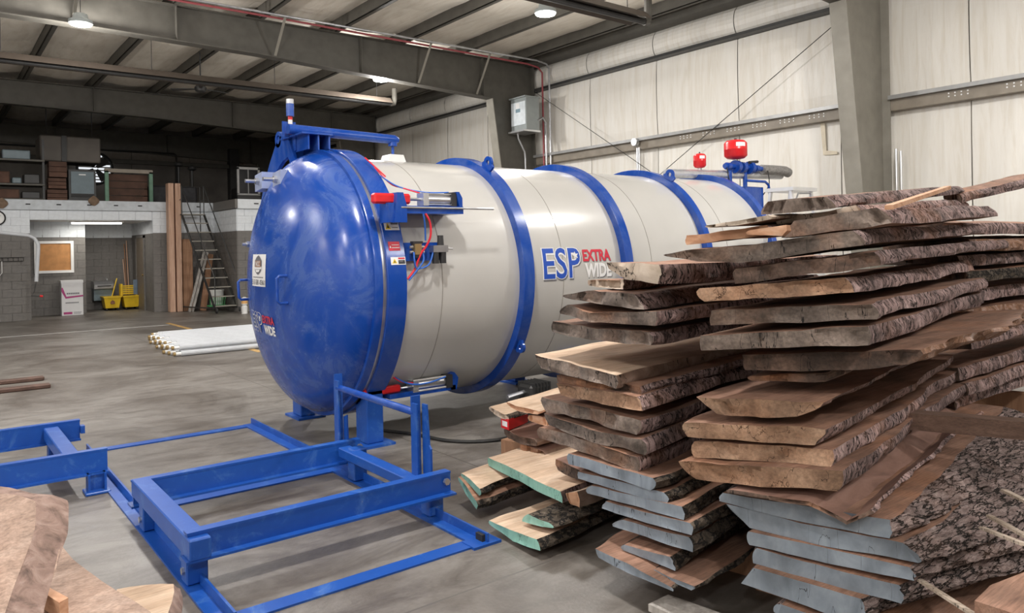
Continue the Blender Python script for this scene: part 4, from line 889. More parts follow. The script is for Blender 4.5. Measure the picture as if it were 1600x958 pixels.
 ('B',[(2.562,2.773,0.466),(2.544,2.462,0.492),(2.529,2.192,0.511)],[(2.562,2.774,0.431),(2.544,2.463,0.447),(2.528,2.177,0.462)],(0.987,0.161,0.000),2.10,'paint_grey','bark_dark','sawn',44,0.00,0.00,
  'second blue-grey painted slab of the middle stack'),
 ('B',[(2.556,2.673,0.423),(2.539,2.379,0.448),(2.523,2.084,0.479)],[(2.558,2.703,0.377),(2.539,2.380,0.401),(2.522,2.075,0.425)],(0.987,0.161,0.000),2.10,'paint_grey','bark_dark','sawn',44,0.00,0.00,
  'third blue-grey painted slab of the middle stack, with wane on its right'),
 ('B',[(2.550,2.563,0.375),(2.535,2.299,0.397),(2.520,2.040,0.424)],[(2.552,2.596,0.331),(2.535,2.300,0.351),(2.520,2.036,0.372)],(0.987,0.161,0.000),2.10,'paint_grey','bark_dark','sawn',44,0.00,0.00,
  'fourth blue-grey painted slab of the middle stack'),
 ('B',[(2.544,2.458,0.315),(2.533,2.261,0.334),(2.521,2.052,0.359)],[(2.547,2.522,0.266),(2.533,2.262,0.285),(2.520,2.033,0.301)],(0.987,0.161,0.000),2.10,'paint_grey','bark_dark','sawn',44,0.00,0.00,
  'fifth blue-grey painted slab of the middle stack, pointed at its left end'),
 ('B',[(2.522,2.425,0.216),(2.514,2.285,0.234),(2.507,2.146,0.251)],[(2.523,2.434,0.187),(2.515,2.286,0.194),(2.505,2.115,0.202)],(0.987,0.161,0.000),2.00,'paint_grey','bark_dark','sawn',44,0.00,0.00,
  'narrow blue-grey painted slab with checks, low in the middle stack'),
 ('B',[(2.481,2.212,0.182),(2.475,2.107,0.185),(2.468,1.984,0.192)],[(2.481,2.205,0.173),(2.475,2.108,0.169),(2.469,2.002,0.169)],(0.987,0.161,0.000),1.80,'paint_grey','bark_dark','sawn',44,0.00,0.00,
  'ragged bark-edged strip low in the middle stack by the floor'),
 ('B',[(2.451,2.545,0.179),(2.439,2.331,0.186),(2.424,2.072,0.172)],[(2.450,2.524,0.143),(2.437,2.292,0.146),(2.423,2.058,0.158)],(0.987,0.161,0.000),2.00,'paint_grey','bark_dark','sawn',44,0.00,0.00,
  'lowest blue-grey painted slab of the middle stack, curved left corner over the floor'),
 ('C',[(2.822,3.886,0.255),(2.761,3.448,0.257),(2.710,3.077,0.259)],[(2.823,3.896,0.200),(2.761,3.450,0.200),(2.707,3.058,0.202)],(0.990,0.138,0.000),1.50,'paint_teal','bark','sawn_clean',44,0.00,0.00,
  'long slab with mint-green end, uppermost of the low pile'),
 ('C',[(2.607,3.892,0.195),(2.589,3.782,0.193),(2.563,3.628,0.173)],[(2.601,3.856,0.161),(2.589,3.783,0.157),(2.565,3.638,0.128)],(0.990,0.138,0.000),1.30,'paint_teal','bark_dark','sawn_clean',40,0.00,0.00,
  'upper of two mint-ended bark slabs at the left of the low pile'),
 ('C',[(2.588,3.892,0.179),(2.573,3.801,0.156),(2.545,3.636,0.107)],[(2.585,3.875,0.146),(2.570,3.785,0.102),(2.546,3.638,0.053)],(0.990,0.138,0.000),1.30,'paint_teal','bark_dark','sawn',40,0.00,0.00,
  'lower of two mint-ended bark slabs at the left of the low pile'),
 ('C',[(2.460,3.400,0.073),(2.454,3.217,0.076),(2.446,2.971,0.099)],[(2.460,3.396,0.052),(2.453,3.176,0.024),(2.445,2.938,0.051)],(0.990,0.138,0.000),1.60,'paint_teal','bark_dark','sawn_clean',60,0.00,0.00,
  'large mint-ended slab nearest the blue frame with dark bark edge'),
 ('C',[(2.540,3.151,0.158),(2.539,3.070,0.157),(2.538,2.981,0.157)],[(2.540,3.205,0.104),(2.539,3.071,0.120),(2.538,2.958,0.135)],(0.990,0.138,0.000),1.20,'paint_teal','bark_dark','bark_top',44,0.00,0.00,
  'small mint-ended bark-topped slab lying on the large mint-ended slab'),
 ('C',[(2.721,3.041,0.257),(2.755,2.976,0.276)],[(2.729,3.026,0.200),(2.756,2.974,0.193)],(0.990,0.138,0.000),0.35,'fresh','sawnside','sawn_clean',6,0.00,0.00,
  'short yellow-tan timber offcut beside the long mint-ended slab'),
 ('D',[(3.022,4.137,0.515),(3.035,4.067,0.497),(3.048,3.999,0.480)],[(3.022,4.137,0.488),(3.035,4.068,0.458),(3.053,3.978,0.444)],(0.990,0.138,0.000),1.60,'pale','bark_dark','sawn_clean',44,0.00,0.00,
  'pale slab with bark side lying on the red toolbox'),
 ('D',[(3.021,3.932,0.575),(3.042,3.818,0.560),(3.070,3.673,0.546)],[(3.021,3.927,0.551),(3.042,3.819,0.527),(3.067,3.688,0.524)],(0.990,0.138,0.040),1.40,'fresh','fresh','sawn_clean',44,0.00,0.00,
  'pinkish planed board leaning on the pale slab by the red toolbox'),
 ('D',[(3.086,3.802,0.498),(3.114,3.655,0.506)],[(3.086,3.803,0.460),(3.116,3.646,0.450)],(0.990,0.138,0.000),0.80,'fresh','fresh','sawn',8,0.00,0.00,
  'small pinkish block under the planed board beside the middle stack'),
 ('D',[(3.045,4.019,0.374),(3.073,3.871,0.354),(3.095,3.758,0.349)],[(3.052,3.981,0.314),(3.073,3.871,0.304),(3.097,3.743,0.305)],(0.990,0.138,0.000),1.50,'dark','sawnside','red',44,0.00,0.00,
  'dark red-brown slab under the red toolbox'),
 ('D',[(3.073,3.873,0.295),(3.089,3.786,0.288),(3.108,3.690,0.279)],[(3.072,3.874,0.261),(3.089,3.787,0.242),(3.107,3.693,0.221)],(0.990,0.138,0.000),1.50,'dark','sawnside','red',44,0.00,0.00,
  'dark brown slab beneath the red-brown one beside the middle stack'),
 ('D',[(2.835,3.255,0.374),(2.854,3.157,0.358),(2.870,3.071,0.334)],[(2.838,3.239,0.314),(2.853,3.159,0.293),(2.871,3.063,0.279)],(0.990,0.138,0.000),1.20,'dark','sawnside','red',44,0.00,0.00,
  'short red-brown slab in the shade under the middle stack'),
 ('E',[(5.025,2.020,1.889),(5.011,1.970,1.877),(4.999,1.929,1.866)],[(5.026,2.021,1.829),(5.011,1.971,1.818),(4.994,1.914,1.810)],(1.000,0.016,0.120),2.40,'weathered','bark','sawn',44,0.00,0.00,
  'slab rising to the right at the top of the far-right pile'),
 ('E',[(5.275,2.532,1.731),(5.203,2.286,1.712),(5.110,1.968,1.692)],[(5.275,2.534,1.642),(5.203,2.287,1.627),(5.105,1.953,1.615)],(1.000,0.016,0.000),2.40,'dark','bark','sawn',44,0.00,0.00,
  'second slab of the far-right pile, mauve bark edge'),
 ('E',[(5.276,2.534,1.615),(5.203,2.288,1.602),(5.096,1.921,1.587)],[(5.276,2.537,1.526),(5.204,2.290,1.516),(5.092,1.906,1.512)],(1.000,0.016,0.000),2.40,'dark','burl','sawn',44,0.00,0.00,
  'third slab of the far-right pile, orange-brown edge'),
 ('E',[(5.276,2.537,1.499),(5.204,2.290,1.491),(5.118,1.997,1.484)],[(5.277,2.539,1.419),(5.205,2.292,1.414),(5.114,1.982,1.416)],(1.000,0.016,0.000),2.40,'dark','bark','sawn',44,0.00,0.00,
  'fourth slab of the far-right pile, shaded grey edge'),
 ('E',[(5.277,2.540,1.387),(5.205,2.293,1.384),(5.104,1.949,1.384)],[(5.278,2.542,1.302),(5.205,2.295,1.303),(5.100,1.934,1.313)],(1.000,0.016,0.000),2.40,'dark','bark_dark','sawn',44,0.00,0.00,
  'fifth slab of the far-right pile, darkest edge'),
 ('E',[(5.278,2.543,1.244),(5.206,2.296,1.247),(5.127,2.027,1.253)],[(5.279,2.545,1.145),(5.206,2.298,1.153),(5.123,2.012,1.169)],(1.000,0.016,0.000),2.40,'weathered','bark','sawn',44,0.00,0.00,
  'sixth slab of the far-right pile, ribbed mauve edge'),
 ('E',[(5.279,2.546,1.110),(5.207,2.299,1.119),(5.113,1.979,1.135)],[(5.280,2.549,1.006),(5.207,2.301,1.021),(5.109,1.965,1.048)],(1.000,0.016,0.000),2.40,'fresh','burl','sawn',44,0.00,0.00,
  'seventh slab of the far-right pile, orange face and pale splintered edge'),
 ('E',[(5.280,2.550,0.930),(5.208,2.302,0.948),(5.100,1.933,0.980)],[(5.281,2.552,0.840),(5.208,2.304,0.862),(5.095,1.918,0.906)],(1.000,0.016,0.000),2.40,'dark','bark','sawn',44,0.00,0.00,
  'eighth slab of the far-right pile below the splintered one'),
 ('E',[(5.282,2.555,0.714),(5.209,2.307,0.742),(5.123,2.012,0.777)],[(5.282,2.558,0.620),(5.210,2.309,0.652),(5.118,1.997,0.699)],(1.000,0.016,0.000),2.40,'weathered','bark','sawn',44,0.00,0.00,
  'ninth slab of the far-right pile, sheared mauve corner'),
 ('E',[(5.282,2.558,0.602),(5.210,2.309,0.634),(5.109,1.964,0.684)],[(5.283,2.560,0.512),(5.210,2.311,0.548),(5.104,1.949,0.611)],(1.000,0.016,0.000),2.40,'weathered','bark','sawn',44,0.00,0.00,
  'tenth slab of the far-right pile above the brown beam'),
 ('E',[(5.283,2.560,0.503),(5.210,2.311,0.540),(5.131,2.041,0.582)],[(5.284,2.562,0.412),(5.211,2.313,0.454),(5.127,2.026,0.508)],(1.000,0.016,0.000),2.40,'dark','bark','sawn',44,0.00,0.00,
  'lowest slab of the far-right pile beside the brown beam'),
]
# ================================================================ BLUE LOADING FRAMES ON THE FLOOR
def skid():
    t = thing('loading_frame', 'blue steel loading frame with two upright posts on the floor before the kiln', 'frame', (1.7, 5.1, 0))
    # floor angles
    for x in (1.0, 2.34):
        for nm, a, b in (('floor_rail', (x-.05, 3.28, 0), (x+.05, 6.98, .012)), ('rail_web', (x+.02, 3.28, .012), (x+.032, 6.98, .06))):
            MB().box(a, b).build(nm, 'blue_worn', t)
    for y in (3.34, 5.12, 6.93): MB().box((1.05, y-.05, 0), (2.29, y+.05, .01)).build('floor_bar', 'blue_worn', t)
    MB().box((2.26, 3.26, .0), (2.44, 3.38, .014)).build('corner_plate', 'blue_worn', t)
    MB().box((2.34, 3.30, .014), (2.37, 3.36, .05)).build('corner_bolt', 'rubber', t)
    # two long beams (channels) along X
    for y, zt, zb_ in ((4.93, .245, .10), (3.76, .275, .145)):
        bm = MB().box((.96, y-.006, zb_+.012), (2.44, y+.006, zt-.012)); bm.box((.958, y-.008, zt-.012), (2.442, y+.055, zt)); bm.box((.94, y-.055, zb_), (2.45, y+.055, zb_+.012))
        bm.build('long_beam', 'blue_worn', t)
    # cross tubes along Y
    MB().bevbox((.955, 3.70, .155), (1.055, 4.95, .255), .006).build('cross_tube', 'blue_worn', t)
    MB().bevbox((2.25, 3.80, .16), (2.34, 4.88, .225), .006).build('cross_tube', 'blue_worn', t)
    for (x, y) in ((.96, 3.78), (.96, 4.68), (2.29, 4.72), (2.32, 3.80)):
        lg = MB().bevbox((x, y, .015), (x+.10, y+.10, .16 if y < 4 else .23), .006).build('leg', 'blue_worn', t)
        MB().cyl((x-.012 if x < 1.5 else x+.10, y+.05, .075), (x if x < 1.5 else x+.112, y+.05, .075), .018, seg=6).build('bolt', 'steel', lg)
        MB().box((x+.015, y+.012, 0), (x+.085, y+.088, .015)).build('rubber_pad', 'rubber', lg)
    # upright posts with the round bar
    for (x, y) in ((2.335, 5.05), (2.335, 3.96)):
        up_ = MB().box((x-.012, y+.03, .20), (x+.05, y+.042, .70)); up_.box((x-.012, y-.03, .20), (x, y+.03, .66)); up_.build('upright_post', 'blue_worn', t)
    MB().prism([(2.36, 4.96, .18), (2.36, 5.02, .18), (2.36, 5.02, .40), (2.36, 4.97, .42)], (.012, 0, 0)).build('gusset', 'blue_worn', t)
    MB().prism([(2.36, 3.84, .24), (2.36, 3.93, .24), (2.36, 3.93, .66), (2.36, 3.88, .66), (2.36, 3.86, .42), (2.36, 3.84, .40)], (.012, 0, 0)).build('gusset', 'blue_worn', t)
    MB().cyl((2.345, 5.06, .605), (2.345, 3.98, .600), .024, seg=14).build('round_bar', 'blue', t, True)
    for (x, y, z) in ((2.40, 3.742, .225), (2.42, 4.90, .20)): MB().cyl((x, y, z), (x, y-.02, z), .02, seg=6).build('bolt', 'steel', t)
skid()
t = thing('loading_frame', 'second blue steel frame cut off at the left edge', 'frame', (-.2, 6.3, 0))
for y in (5.78, 6.93):
    bm = MB().box((-1.8, y-.006, .13), (.97, y+.006, .263)); bm.box((-1.8, y-.008, .263), (.972, y+.05, .275)); bm.box((-1.8, y-.055, .118), (.97, y+.055, .13)); bm.build('long_beam', 'blue_worn', t)
MB().bevbox((.72, 5.80, .155), (.82, 6.92, .25), .006).build('cross_tube', 'blue_worn', t)
MB().box((.97, 6.88, .17), (1.0, 6.95, .23)).build('end_stub', 'blue_worn', t)
for (x, y) in ((.84, 5.74), (.74, 6.88), (-1.6, 5.74), (-1.6, 6.88)):
    MB().box((x, y-.005, .02), (x+.11, y+.005, .13)).box((x, y-.05, .02), (x+.012, y+.05, .13)).box((x+.098, y-.05, .02), (x+.11, y+.05, .13)).build('leg', 'blue_worn', t)
    MB().bevbox((x-.02, y-.08, 0), (x+.13, y+.07, .02), .005).build('foot_plate', 'blue_worn', t)

# ================================================================ WOOD SLABS
def slab(tops, bots, ax, L, end, side, top, n, flare, flare2, label, grp, seed):
    ax = Vector(ax); ah = Vector((ax.x, ax.y, 0)).normalized(); lat = Vector((ah.y, -ah.x, 0))     # lat points right (toward the viewer's right)
    T = [Vector(p) for p in tops]; B = [Vector(p) for p in bots]
    def resamp(P, k=13):
        out = []
        for i in range(k):
            t = i/(k-1)*(len(P)-1); a = min(int(t), len(P)-2); out.append(P[a].lerp(P[a+1], t-a))
        return out
    T = resamp(T); B = resamp(B); K = len(T)
    thick = side == 'bark_thick'; painted = end in ('paint_grey', 'paint_teal'); ms = 8 if thick else (4 if side in ('bark', 'bark_dark', 'burl') else 2)
    rough = {'bark_thick': .035, 'bark': .022, 'bark_dark': .028, 'burl': .04}.get(side, .004)
    wav = {'bark_thick': .05, 'bark': .05, 'bark_dark': .05, 'burl': .09, 'pale': .03}.get(side, .008)
    sv = Vector((seed*3.7, seed*1.3, seed*.7)); rings = []; mid = (T[0]+T[-1])/2; w0 = max((T[-1]-T[0]).length, .1)
    for i in range(n+1):
        s = i/n; q = s*L; off = ax*q; fade = min(1, q/.12)
        wl = (noise.noise(Vector((q*1.3, 0, 0))+sv)*wav+noise.noise(Vector((q*4.5, 3, 0))+sv)*wav*.35)*fade
        wr = (noise.noise(Vector((q*1.3, 9, 0))+sv)*wav+noise.noise(Vector((q*4.5, 13, 0))+sv)*wav*.35)*fade
        zz = Vector((0, 0, noise.noise(Vector((q*.6, 5, 5))+sv)*.010*fade))
        fb = math.sin(min(q, 1.3)/1.3*math.pi/2)
        def pos(p, vv=None):
            u = (p-mid).dot(lat)/w0+.5
            jit = Vector((0, 0, noise.noise(p*9+off*3+sv)*(.003 if painted else .007)))
            fl_ = flare*fb if vv is None else (flare+(flare2-flare)*vv)*fb
            return p+off+zz+lat*(fl_*max(0, min(1, u)))+lat*(wr*max(0, min(1, u))-wl*(1-max(0, min(1, u))))+jit
        r = [pos(p) for p in T]
        for j in range(1, ms):
            v = j/ms; p = T[-1].lerp(B[-1], v); h = math.sin(v*math.pi)
            nn = noise.noise(Vector((p.x, p.y, p.z))*7+off*(5 if not thick else 4)+sv)
            nn += .6*noise.noise(Vector((p.z*60, q*14, seed)))
            rid = (1-abs(noise.noise(Vector((q*6, p.z*38, seed*2.1))))*2) if thick else 0
            r.append(pos(p, v)+lat*(h*.012+nn*rough*(.6+.4*fade)+rid*rough*.7*fade))
        r += [pos(p, 1) for p in reversed(B)]
        for j in range(1, ms):
            v = j/ms; p = B[0].lerp(T[0], v); h = math.sin(v*math.pi); nn = noise.noise(p*8+off*5+sv)
            r.append(pos(p)-lat*(h*.010+nn*rough))
        if i in (0, n):   # saw-cut end: slightly uneven
            sg = -1 if i == 0 else 1
            r = [p+ax*(noise.noise(p*6+sv)*(.012 if painted else .03)+noise.noise(p*25+sv)*(.002 if painted else .008)) for p in r]
        rings.append(r)
    mb = MB(); nn_ = len(rings[0]); o = 0
    for r in rings: mb.v += [tuple(p) for p in r]
    for i in range(n):
        for j in range(nn_):
            k = (j+1) % nn_
            mb.f.append((i*nn_+j, i*nn_+k, (i+1)*nn_+k, (i+1)*nn_+j))
            if j < K-1: mi = 1
            elif j < K-1+ms: mi = 2
            elif j < 2*K-2+ms: mi = 3
            else: mi = 2
            mb.mi.append(mi)
    # end caps as strips between top and bottom edges so that bowed ends stay clean
    for base, flip in ((0, False), (n*nn_, True)):
        tp = [base+j for j in range(K)]; bt = [base+K-1+ms+j for j in range(K)][::-1]
        prev = tp
        for q_ in range(1, 5):
            if q_ < 4:
                cur = []
                for j in range(K):
                    p = Vector(mb.v[tp[j]]).lerp(Vector(mb.v[bt[j]]), q_/4)
                    d_ = noise.noise(p*11+sv)*.014+noise.noise(p*34+sv)*.007
                    if abs(noise.noise(Vector((j*.9, seed*5.1, 2)))) < .07: d_ = .03      # a drying check
                    if 0 < j < K-1: p = p+ax*(d_*(.25 if painted else 1))*(1 if not flip else -1)
                    mb.v.append(tuple(p)); cur.append(len(mb.v)-1)
            else: cur = bt
            for j in range(K-1):
                f = (prev[j], cur[j], cur[j+1], prev[j+1]); mb.f.append(f if not flip else f[::-1]); mb.mi.append(0)
            prev = cur
        n0 = len(mb.v)-3*K
        rt_ = [base+K-1+j for j in range(ms+1)]+[n0+2*K+K-1, n0+K+K-1, n0+K-1]; lf_ = [base+2*K-2+ms+j for j in range(ms)]+[base]+[n0, n0+K, n0+2*K]
        for lst in (rt_, lf_):
            if len(lst) > 2: mb.f.append(tuple(lst) if not flip else tuple(lst[::-1])); mb.mi.append(0)
    topm = {'sawn': 'sawn', 'sawn_clean': 'sawn_clean', 'red': 'red_face', 'bark_top': 'bark_dark'}[top]
    o = mb.build('wood_slab', [end, topm, side, 'sawn'], None, True, 40)
    return tag(o, label, 'slab', grp, 'thing')
GRP = {'A': 'slabs in the tall right-hand stack', 'B': 'slabs in the middle stack', 'C': 'slabs in the low mint-ended pile', 'D': 'boards in the pile behind the middle stack', 'E': 'slabs in the far-right pile'}
for k, (st, tops, bots, ax, L, end, side, top, n, fl, fl2, lab) in enumerate(SLABS):
    slab(tops, bots, ax, L, end, side, top, n, fl, fl2, lab, GRP[st], k+1)
# stickers and bunks that carry the stacks
def timber(p0, p1, w_, h_, mat, label, name='timber', cat='timber', grp=None):
    return tag(MB().bar(p0, p1, w_, h_).build(name, mat), label, cat, grp)
AX = Vector((.983, .181, 0)); EN = Vector((.181, -.983, 0))
def bunk(base, s, w0, w1, h, z0, lab):
    c = Vector(base)+AX*s
    timber(c-EN*w0+Vector((0, 0, z0+h/2)), c+EN*w1+Vector((0, 0, z0+h/2)), .09, h, 'lumber_dark', lab, 'bunk_timber', 'timber', 'support timbers under the stacks')
A0 = (2.75, 1.65, 0); B0 = (2.66, 2.2, 0); E0 = (5.0, 1.9, 0)
for s in (.35, 1.9): bunk(A0, s, .35, .45, .05, 0, 'low bunk timber hidden under the stacks')
for s in (.45, 1.6): bunk(B0, s, .35, .25, .125, 0, 'low bunk timber hidden under the stacks')
for s in (.3, 1.7):
    for z in (0, .2): bunk(E0, s, .3, .3, .19, z, 'low bunk timber hidden under the stacks')
for s in (.25, 1.2): bunk((3.1, 4.05, 0), s, .25, .15, .21, 0, 'low bunk timber hidden under the stacks')
timber((3.90, 2.15, .655), (4.20, 1.10, .683), .10, .085, 'beam_wood', 'dark brown beam jutting out at the right edge above the bark', 'timber_beam', 'beam')
for i, (a, b) in enumerate((((3.42, 1.18, .575), (3.03, .93, .655)), ((3.38, 1.22, .47), (3.0, .955, .553)), ((3.05, 1.35, .262), (2.71, .985, .339)), ((3.25, 1.2, .46), (2.92, .95, .556)))):
    timber(a, b, .022, .010, 'pale', ['upper thin pale sticker poking out of the bark at right edge', 'second thin pale sticker poking out at right edge', 'thin pale sticker at the bottom edge beside the bark', 'shorter thin sticker under the second at right edge'][i], 'sticker', 'sticker')
def plate(name, poly, vec, mat, edge, label, cat='slab'):
    mb = MB(); P = [Vector(p) for p in poly]; V = Vector(vec); n = len(P)
    # refine the outline and roughen the edge
    out = []
    for i in range(n):
        a, b, c, d = P[i-1], P[i], P[(i+1) % n], P[(i+2) % n]
        for k in range(4):
            t = k/4; cub = .5*((2*b)+(c-a)*t+(2*a-5*b+4*c-d)*t*t+(3*b-a-3*c+d)*t**3)
            out.append(b.lerp(c, t).lerp(cub, .5))
    m_ = len(out); cen = sum(out, Vector())/m_; rings = []
    for j in range(5):
        s = j/4; rr = []
        for i, p in enumerate(out):
            o_ = (p-cen).normalized(); rr.append(p+V*s+o_*(noise.noise(p*14+V*s*60)*.012*(1 if 0 < j < 4 else .3)+math.sin(s*math.pi)*.006))
        rings.append(rr)
    mb.loft(rings, True, True, True, 1, 0)
    return tag(mb.build(name, [mat, edge], None, True, 45), label, cat, None, 'thing')
plate('wood_slab', [(0.079,3.446,0.748),(0.207,3.328,0.735),(0.261,3.276,0.729),(0.304,3.215,0.714),(0.302,3.168,0.690),(0.283,3.065,0.636),(0.256,2.998,0.600),(0.214,2.890,0.550),(0.180,2.780,0.510),(0.161,2.698,0.486),(0.056,2.750,0.482)], (0.105,0.03,-.03), 'foreground', 'foreground_edge', 'rosy round-edged slab leaning at the bottom left corner')
plate('wood_slab', [(0.411,3.656,0.420),(0.439,3.362,0.420),(0.489,3.069,0.420),(0.578,2.605,0.420),(0.260,2.731,0.420),(0.235,3.021,0.420),(0.313,3.349,0.420)], (.03,.03,-.07), 'foreground', 'foreground_edge', 'flat tan slab under the round-edged one at bottom left')
plate('wood_slab', [(0.614,3.510,0.200),(0.811,3.404,0.200),(0.697,3.081,0.200),(0.605,3.185,0.200)], (.035,0,-.06), 'sawn_clean', 'foreground_edge', 'pale offcut with slanted edge nearest the blue frame at bottom left')
tag(MB().prism([(0.278,2.998,0.485),(0.305,3.000,0.485),(0.354,2.833,0.485),(0.326,2.811,0.485)], (0,0,-.055)).build('spacer_block', 'fresh'), 'small square spacer block between the two slabs at bottom left', 'block')
for i, (x, y, h) in enumerate(((.36, 3.2, .345), (.42, 2.8, .345), (.66, 3.3, .13))):
    tag(MB().box((x-.06, y-.06, 0), (x+.06, y+.06, h)).build('support_block', 'lumber_dark'), 'support block hidden under the slabs at bottom left', 'block', 'blocks under the bottom-left slabs')
tag(MB().prism([(2.415,2.190,0.060),(2.548,2.193,0.060),(2.60,1.835,0.060),(2.43,1.80,0.060)], (0,0,-.03)).build('board', 'grey_board'), 'weathered grey board on the floor below the middle stack', 'board')
tag(MB().box((2.44, 1.9, 0), (2.56, 2.1, .03)).build('support_block', 'lumber_dark'), 'thin block under the weathered grey board', 'block')
tag(MB().prism([(2.60,0.985,0.450),(2.758,0.995,0.450),(2.95,0.96,0.450),(2.80,0.70,0.450),(2.60,0.72,0.450)], (0,0,-.06)).build('board', 'sawn'), 'tan board end in the bottom right corner', 'board')
tag(MB().box((2.6, .85, 0), (2.8, .95, .39)).build('support_block', 'lumber_dark'), 'support block under the board in the bottom right corner', 'block')
timber((2.953, 1.395, 1.722), (4.23, 1.69, 1.862), .03, .018, 'fresh', 'thin orange stick lying under the topmost slab of the right-hand stack', 'sticker', 'sticker')
# red toolbox under the pale slab
t = thing('toolbox', 'red box with white lettering panel under the pale slab by the middle stack', 'box', (3.15, 4.05, .375))
q = [(3.047, 3.965), (3.055, 4.06), (3.30, 4.15), (3.286, 4.057)]
MB().prism([(x, y, .378) for x, y in q], (0, 0, .07)).build('body', 'red', t)
mb = MB(); mb.add([(3.046, 3.98, .395), (3.0525, 4.045, .395), (3.0525, 4.045, .43), (3.046, 3.98, .43)], [(0, 3, 2, 1)]); mb.build('white_panel', 'print_white', t)

# ================================================================ THINGS NEAR THE BACK WALL
# bundle of white pipes with brass ends lying on the floor
base = None; cnt = 0
def pipe_one(y, z, x0, L):
    t = thing('steam_pipe', 'white pipe with brass fitting in the bundle left of the kiln', 'pipe', (x0, y, z), 'white pipes in the bundle on the floor')
    MB().cyl((x0, y, z), (x0+L, y, z), .042, seg=10).build('tube', 'tubewhite', t, True)
    MB().cyl((x0-.08, y, z), (x0, y, z), .026, seg=8).build('nipple', 'white', t, True)
    MB().cyl((x0-.115, y, z), (x0-.08, y, z), .030, seg=8).build('brass_fitting', 'brass', t, True)
rows = ((0.042, 14, 0), (.126, 13, .05))
for z, n_, o_ in rows:
    for i in range(n_):
        y = 12.35+.2*i+o_*2; x0 = 3.02+.05*((i*7+int(z*50)) % 4)+.02*i
        pipe_one(y, z, x0, 3.4)
# two rusty bars on the floor at left
for i, (y, x1) in enumerate(((11.38, 1.2), (10.68, 1.19))):
    tag(MB().bevbox((-1.2, y-.07, 0), (x1, y+.07, .05), .01).build('steel_bar', plain('rusty_bar', (.12, .07, .055), .6, .3, .3)), ('farther', 'nearer')[i]+' dark rusty bar on the floor at the left edge', 'bar')
# tall lumber leaning against the wall
for i, (xa, xb) in enumerate(((5.24, 5.38), (5.42, 5.56))):
    tag(MB().bevbox((xa, 21.72, 0), (xb, 22.0, 3.5), .01).build('lumber_plank', 'lumber'), ('left', 'right')[i]+' one of two tall planks standing against the mezzanine', 'plank', 'tall planks by the ladder')
tag(MB().bevbox((5.60, 21.8, 0), (5.86, 21.9, 1.98), .01).build('lumber_plank', 'lumber_dark'), 'shorter brown board standing beside the tall planks', 'plank')
for i, (a, b, mt) in enumerate((((5.66, 21.5, 0), (6.18, 21.85, 1.62), 'grey_board'), ((5.73, 21.45, 0), (6.25, 21.8, 1.60), 'grey_board'), ((6.02, 21.5, 0), (6.36, 21.9, 1.55), 'lumber_dark'))):
    tag(MB().bar(a, b, .06 if i < 2 else .16, .04, upv=(0, 1, 0)).build('leaning_board', mt), ['left grey board leaning behind the ladder', 'right grey board leaning behind the ladder', 'wide brown board leaning behind the ladder'][i], 'board')
# rolling ladder
t = thing('rolling_ladder', 'tall grey steel rolling ladder with handrails by the back wall', 'ladder', (6.2, 20.9, 0))
b0 = Vector((6.30, 20.35, .18)); b1 = Vector((5.82, 21.55, 2.65)); hw = .29
for s in (-1, 1):
    o_ = Vector((hw*s, 0, 0))
    MB().bar(b0+o_-Vector((0, 0, .1)), b1+o_, .025, .06).build('stringer', 'dark_metal', t)
    rail = [b0+o_+Vector((0, 0, .75)), b1+o_+Vector((0, 0, .78)), b1+o_+Vector((-.0, .35, .78)), b1+o_+Vector((0, .35, -2.55))]
    MB().tube([b0+o_]+rail, .014, 6).build('handrail', 'dark_metal', t, True)
    MB().tube([b1+o_+Vector((0, 0, .4)), b1+o_+Vector((0, .35, .4))], .012, 6).build('mid_rail', 'dark_metal', t)
    MB().cyl(b1+o_, b1+o_+Vector((0, 0, .78)), .014, seg=6).build('rail_post', 'dark_metal', t)
    MB().bar((b0.x+hw*s, 20.2, .13), (b1.x+hw*s, 21.9, .13), .03, .03).build('base_rail', 'dark_metal', t)
    for y, x in ((20.25, b0.x), (21.85, b1.x)):
        MB().cyl((x+hw*s-.02, y, .07), (x+hw*s+.02, y, .07), .07, seg=12).build('caster', 'rubber', t, True)
for z in (.4, .78): MB().cyl(b1+Vector((-hw, .35, z)), b1+Vector((hw, .35, z)), .012, seg=6).build('back_rail', 'dark_metal', t)
for k in range(11):
    p = b0.lerp(b1, k/10)
    MB().box((p.x-hw, p.y-.04, p.z-.015), (p.x+hw, p.y+.13, p.z+.012)).build('step', 'beam_light', t)
MB().box((b1.x-hw, b1.y, b1.z-.02), (b1.x+hw, b1.y+.38, b1.z+.01)).build('platform', 'beam_light', t)
# bucket and green crate under the ladder
t = thing('storage_bucket', 'white bucket with green basket under the ladder', 'bucket', (6.25, 20.9, .18))
MB().latheZ([(.15, .16), (.18, .55), (.19, .55), (.19, .58), (.15, .58)], 6.28, 21.1, 20).build('bucket', 'white', t, True)
for k in range(9): MB().bar((6.0+.045*k, 20.75, .17), (6.0+.05*k, 20.75, .42), .018, .012).build('basket_bar', 'green', t)
MB().box((5.98, 20.74, .15), (6.42, 20.98, .18)).build('basket_base', 'green', t)
MB().box((5.98, 20.74, .40), (6.42, 20.76, .43)).build('basket_rim', 'green', t)
t = thing('paint_can', 'white bottle with orange label on the floor by the kiln door', 'can', (6.52, 19.6, 0))
MB().latheZ([(.075, 0), (.075, .18), (.05, .21), (.075, .24), (.075, .40), (.03, .43)], 6.52, 19.6, 16).build('body', 'white', t, True)
MB().latheZ([(.077, .26), (.077, .38)], 6.52, 19.6, 16).build('label_band', plain('orange_print', (.7, .4, .15), .5), t)
